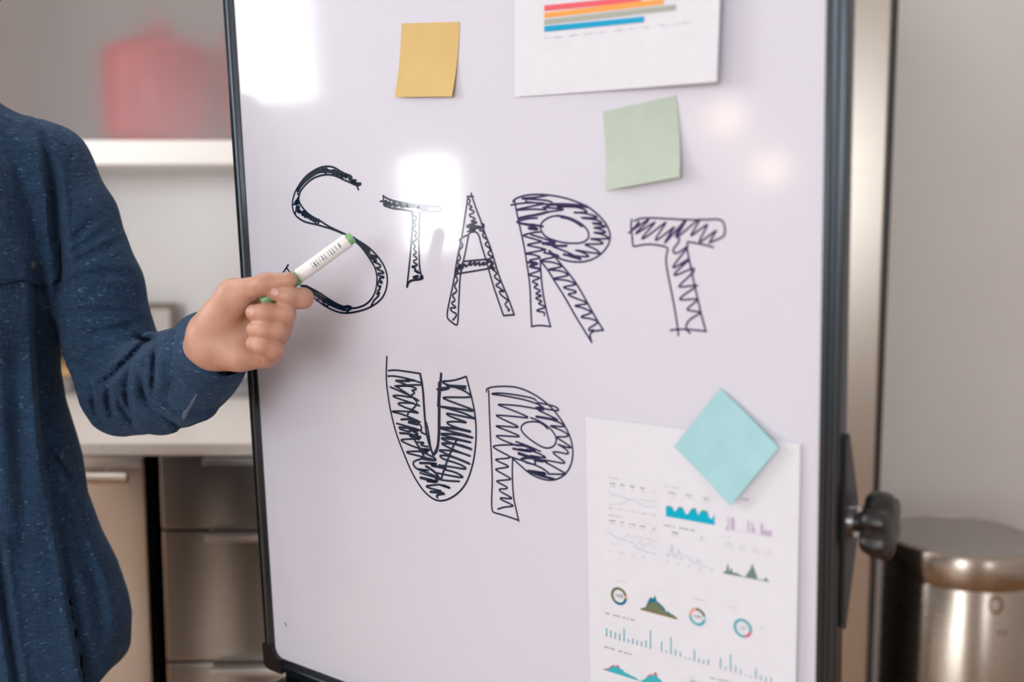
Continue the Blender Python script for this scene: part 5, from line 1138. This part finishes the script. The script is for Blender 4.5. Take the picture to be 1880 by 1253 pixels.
QV, QQ = nets(np.asarray(hairf(G), np.float32), org, 0.005); link('hair', mesh_vq('hair', relax(QV, QQ, 1), QQ), M_HAIR, person)
for sx in (-1, 1):
    ey = lathe('eye', [(0.001, 0.0), (0.0070, 0.002), (0.0092, 0.007), (0.0068, 0.0115), (0.001, 0.0145)], hc+(sx*0.032, -0.0700, 0.011), mat('eye_white', (0.75, 0.72, 0.70), 0.15), person, 24, (0, -1, 0))
    lathe('iris', [(0.0058, -0.0012), (0.0052, 0.0006), (0.001, 0.0014)], hc+(sx*0.032, -0.0838, 0.011), mat('iris_brown', (0.05, 0.025, 0.012), 0.1), ey, 20, (0, -1, 0))
    if sx > 0: tube('lips', [hc+(-0.024, -0.083, -0.058), hc+(-0.010, -0.0895, -0.0565), hc+(0.010, -0.0895, -0.0565), hc+(0.024, -0.083, -0.058)], [0.002, 0.0042, 0.0042, 0.002], mat('lip', (0.42, 0.16, 0.13), 0.45), person)
    tube('eyebrow', [hc+(sx*0.016, -0.092, 0.034), hc+(sx*0.034, -0.089, 0.040), hc+(sx*0.052, -0.074, 0.034)], [0.003, 0.0042, 0.002], M_HAIR, person)
# fingernails on the fingertips turned to the camera
hb = BVHTree.FromPolygons([tuple(v) for v in HVt.astype(float)], [tuple(int(i) for i in q) for q in HQ])
def nail(cx_, cy_, rx, ry, rot):
    vs, fs = [], []; c, s = math.cos(rot), math.sin(rot); nr = 5; ns = 20
    for i in range(nr+1):
        f = i/nr
        for k_ in range(ns):
            t = 2*math.pi*k_/ns; ex = abs(math.cos(t))**0.75*math.copysign(1, math.cos(t))*rx*f; ey_ = abs(math.sin(t))**0.75*math.copysign(1, math.sin(t))*ry*f
            d = ray(cx_+ex*c-ey_*s, cy_+ex*s+ey_*c); h = hb.ray_cast(Vector(CAM), Vector(d).normalized())
            p = np.array(h[0]) if h[0] is not None else P(cx_, cy_, 0.995)
            vs.append(p-unit(d)*(0.0007 if f < 0.99 else 0.0001))
    for i in range(nr):
        for k_ in range(ns): k2 = (k_+1) % ns; fs.append((i*ns+k_, i*ns+k2, (i+1)*ns+k2, (i+1)*ns+k_))
    pyd('fingernail', vs, fs, M_NAIL, person, True)
nail(505, 537, 8, 7.5, 0.15); nail(463, 573, 5.5, 8, 0.1)

# ================================================================== THE MARKER PEN
a = P(482, 555, 1.0145); b = P(647, 436, 1.010); ax = unit(b-a); ln = float(np.linalg.norm(b-a))
mk = thing('marker_pen', 'white barrelled marker pen with a green cap held between thumb and index finger', 'marker', a)
M_GREEN = mat('green_plastic', (0.22, 0.47, 0.20), 0.35); M_BARREL = mat('white_plastic', (0.86, 0.85, 0.86), 0.3)
lc = float(np.linalg.norm(P(549, 507, 1.013)-a))
lathe('cap', [(0.0050, 0), (0.0066, 0.0012), (0.0070, 0.004), (0.0078, lc-0.001), (0.0076, lc), (0.006, lc)], a, M_GREEN, mk, 40, ax)
br = lathe('barrel', [(0.0060, lc-0.004), (0.0074, lc), (0.0074, ln-0.007), (0.0072, ln-0.005), (0.005, ln-0.005)], a, M_BARREL, mk, 40, ax)
lathe('end_plug', [(0.0058, ln-0.006), (0.0062, ln-0.005), (0.0060, ln-0.0005), (0.0050, ln)], a, M_GREEN, mk, 40, ax)
# print on the barrel
vw = unit(CAM-(a+b)/2); u_ = unit(vw-ax*vw.dot(ax)); v_ = np.cross(ax, u_)
def bar(h0, h1, t0_, t1_, m):
    n = 6; vs = []
    for i in range(n+1):
        t = t0_+(t1_-t0_)*i/n
        for h in (h0, h1): vs.append(a+ax*h+(u_*math.cos(t)+v_*math.sin(t))*0.00750)
    pyd('barrel_print', vs, [(2*i, 2*i+1, 2*i+3, 2*i+2) for i in range(n)], m, br)
M_MP = mat('marker_print', (0.10, 0.10, 0.14), 0.4); M_MP2 = mat('marker_print_grey', (0.45, 0.45, 0.50), 0.4)
random.seed(2); h = lc+0.018; i = 0
while h < ln-0.014:
    w_ = random.choice((0.0009, 0.0012, 0.0016)); bar(h, h+w_, -0.55+random.uniform(0, 0.2), 0.45-random.uniform(0, 0.3), M_MP if i % 3 else M_MP2); h += w_+random.uniform(0.0014, 0.0034); i += 1
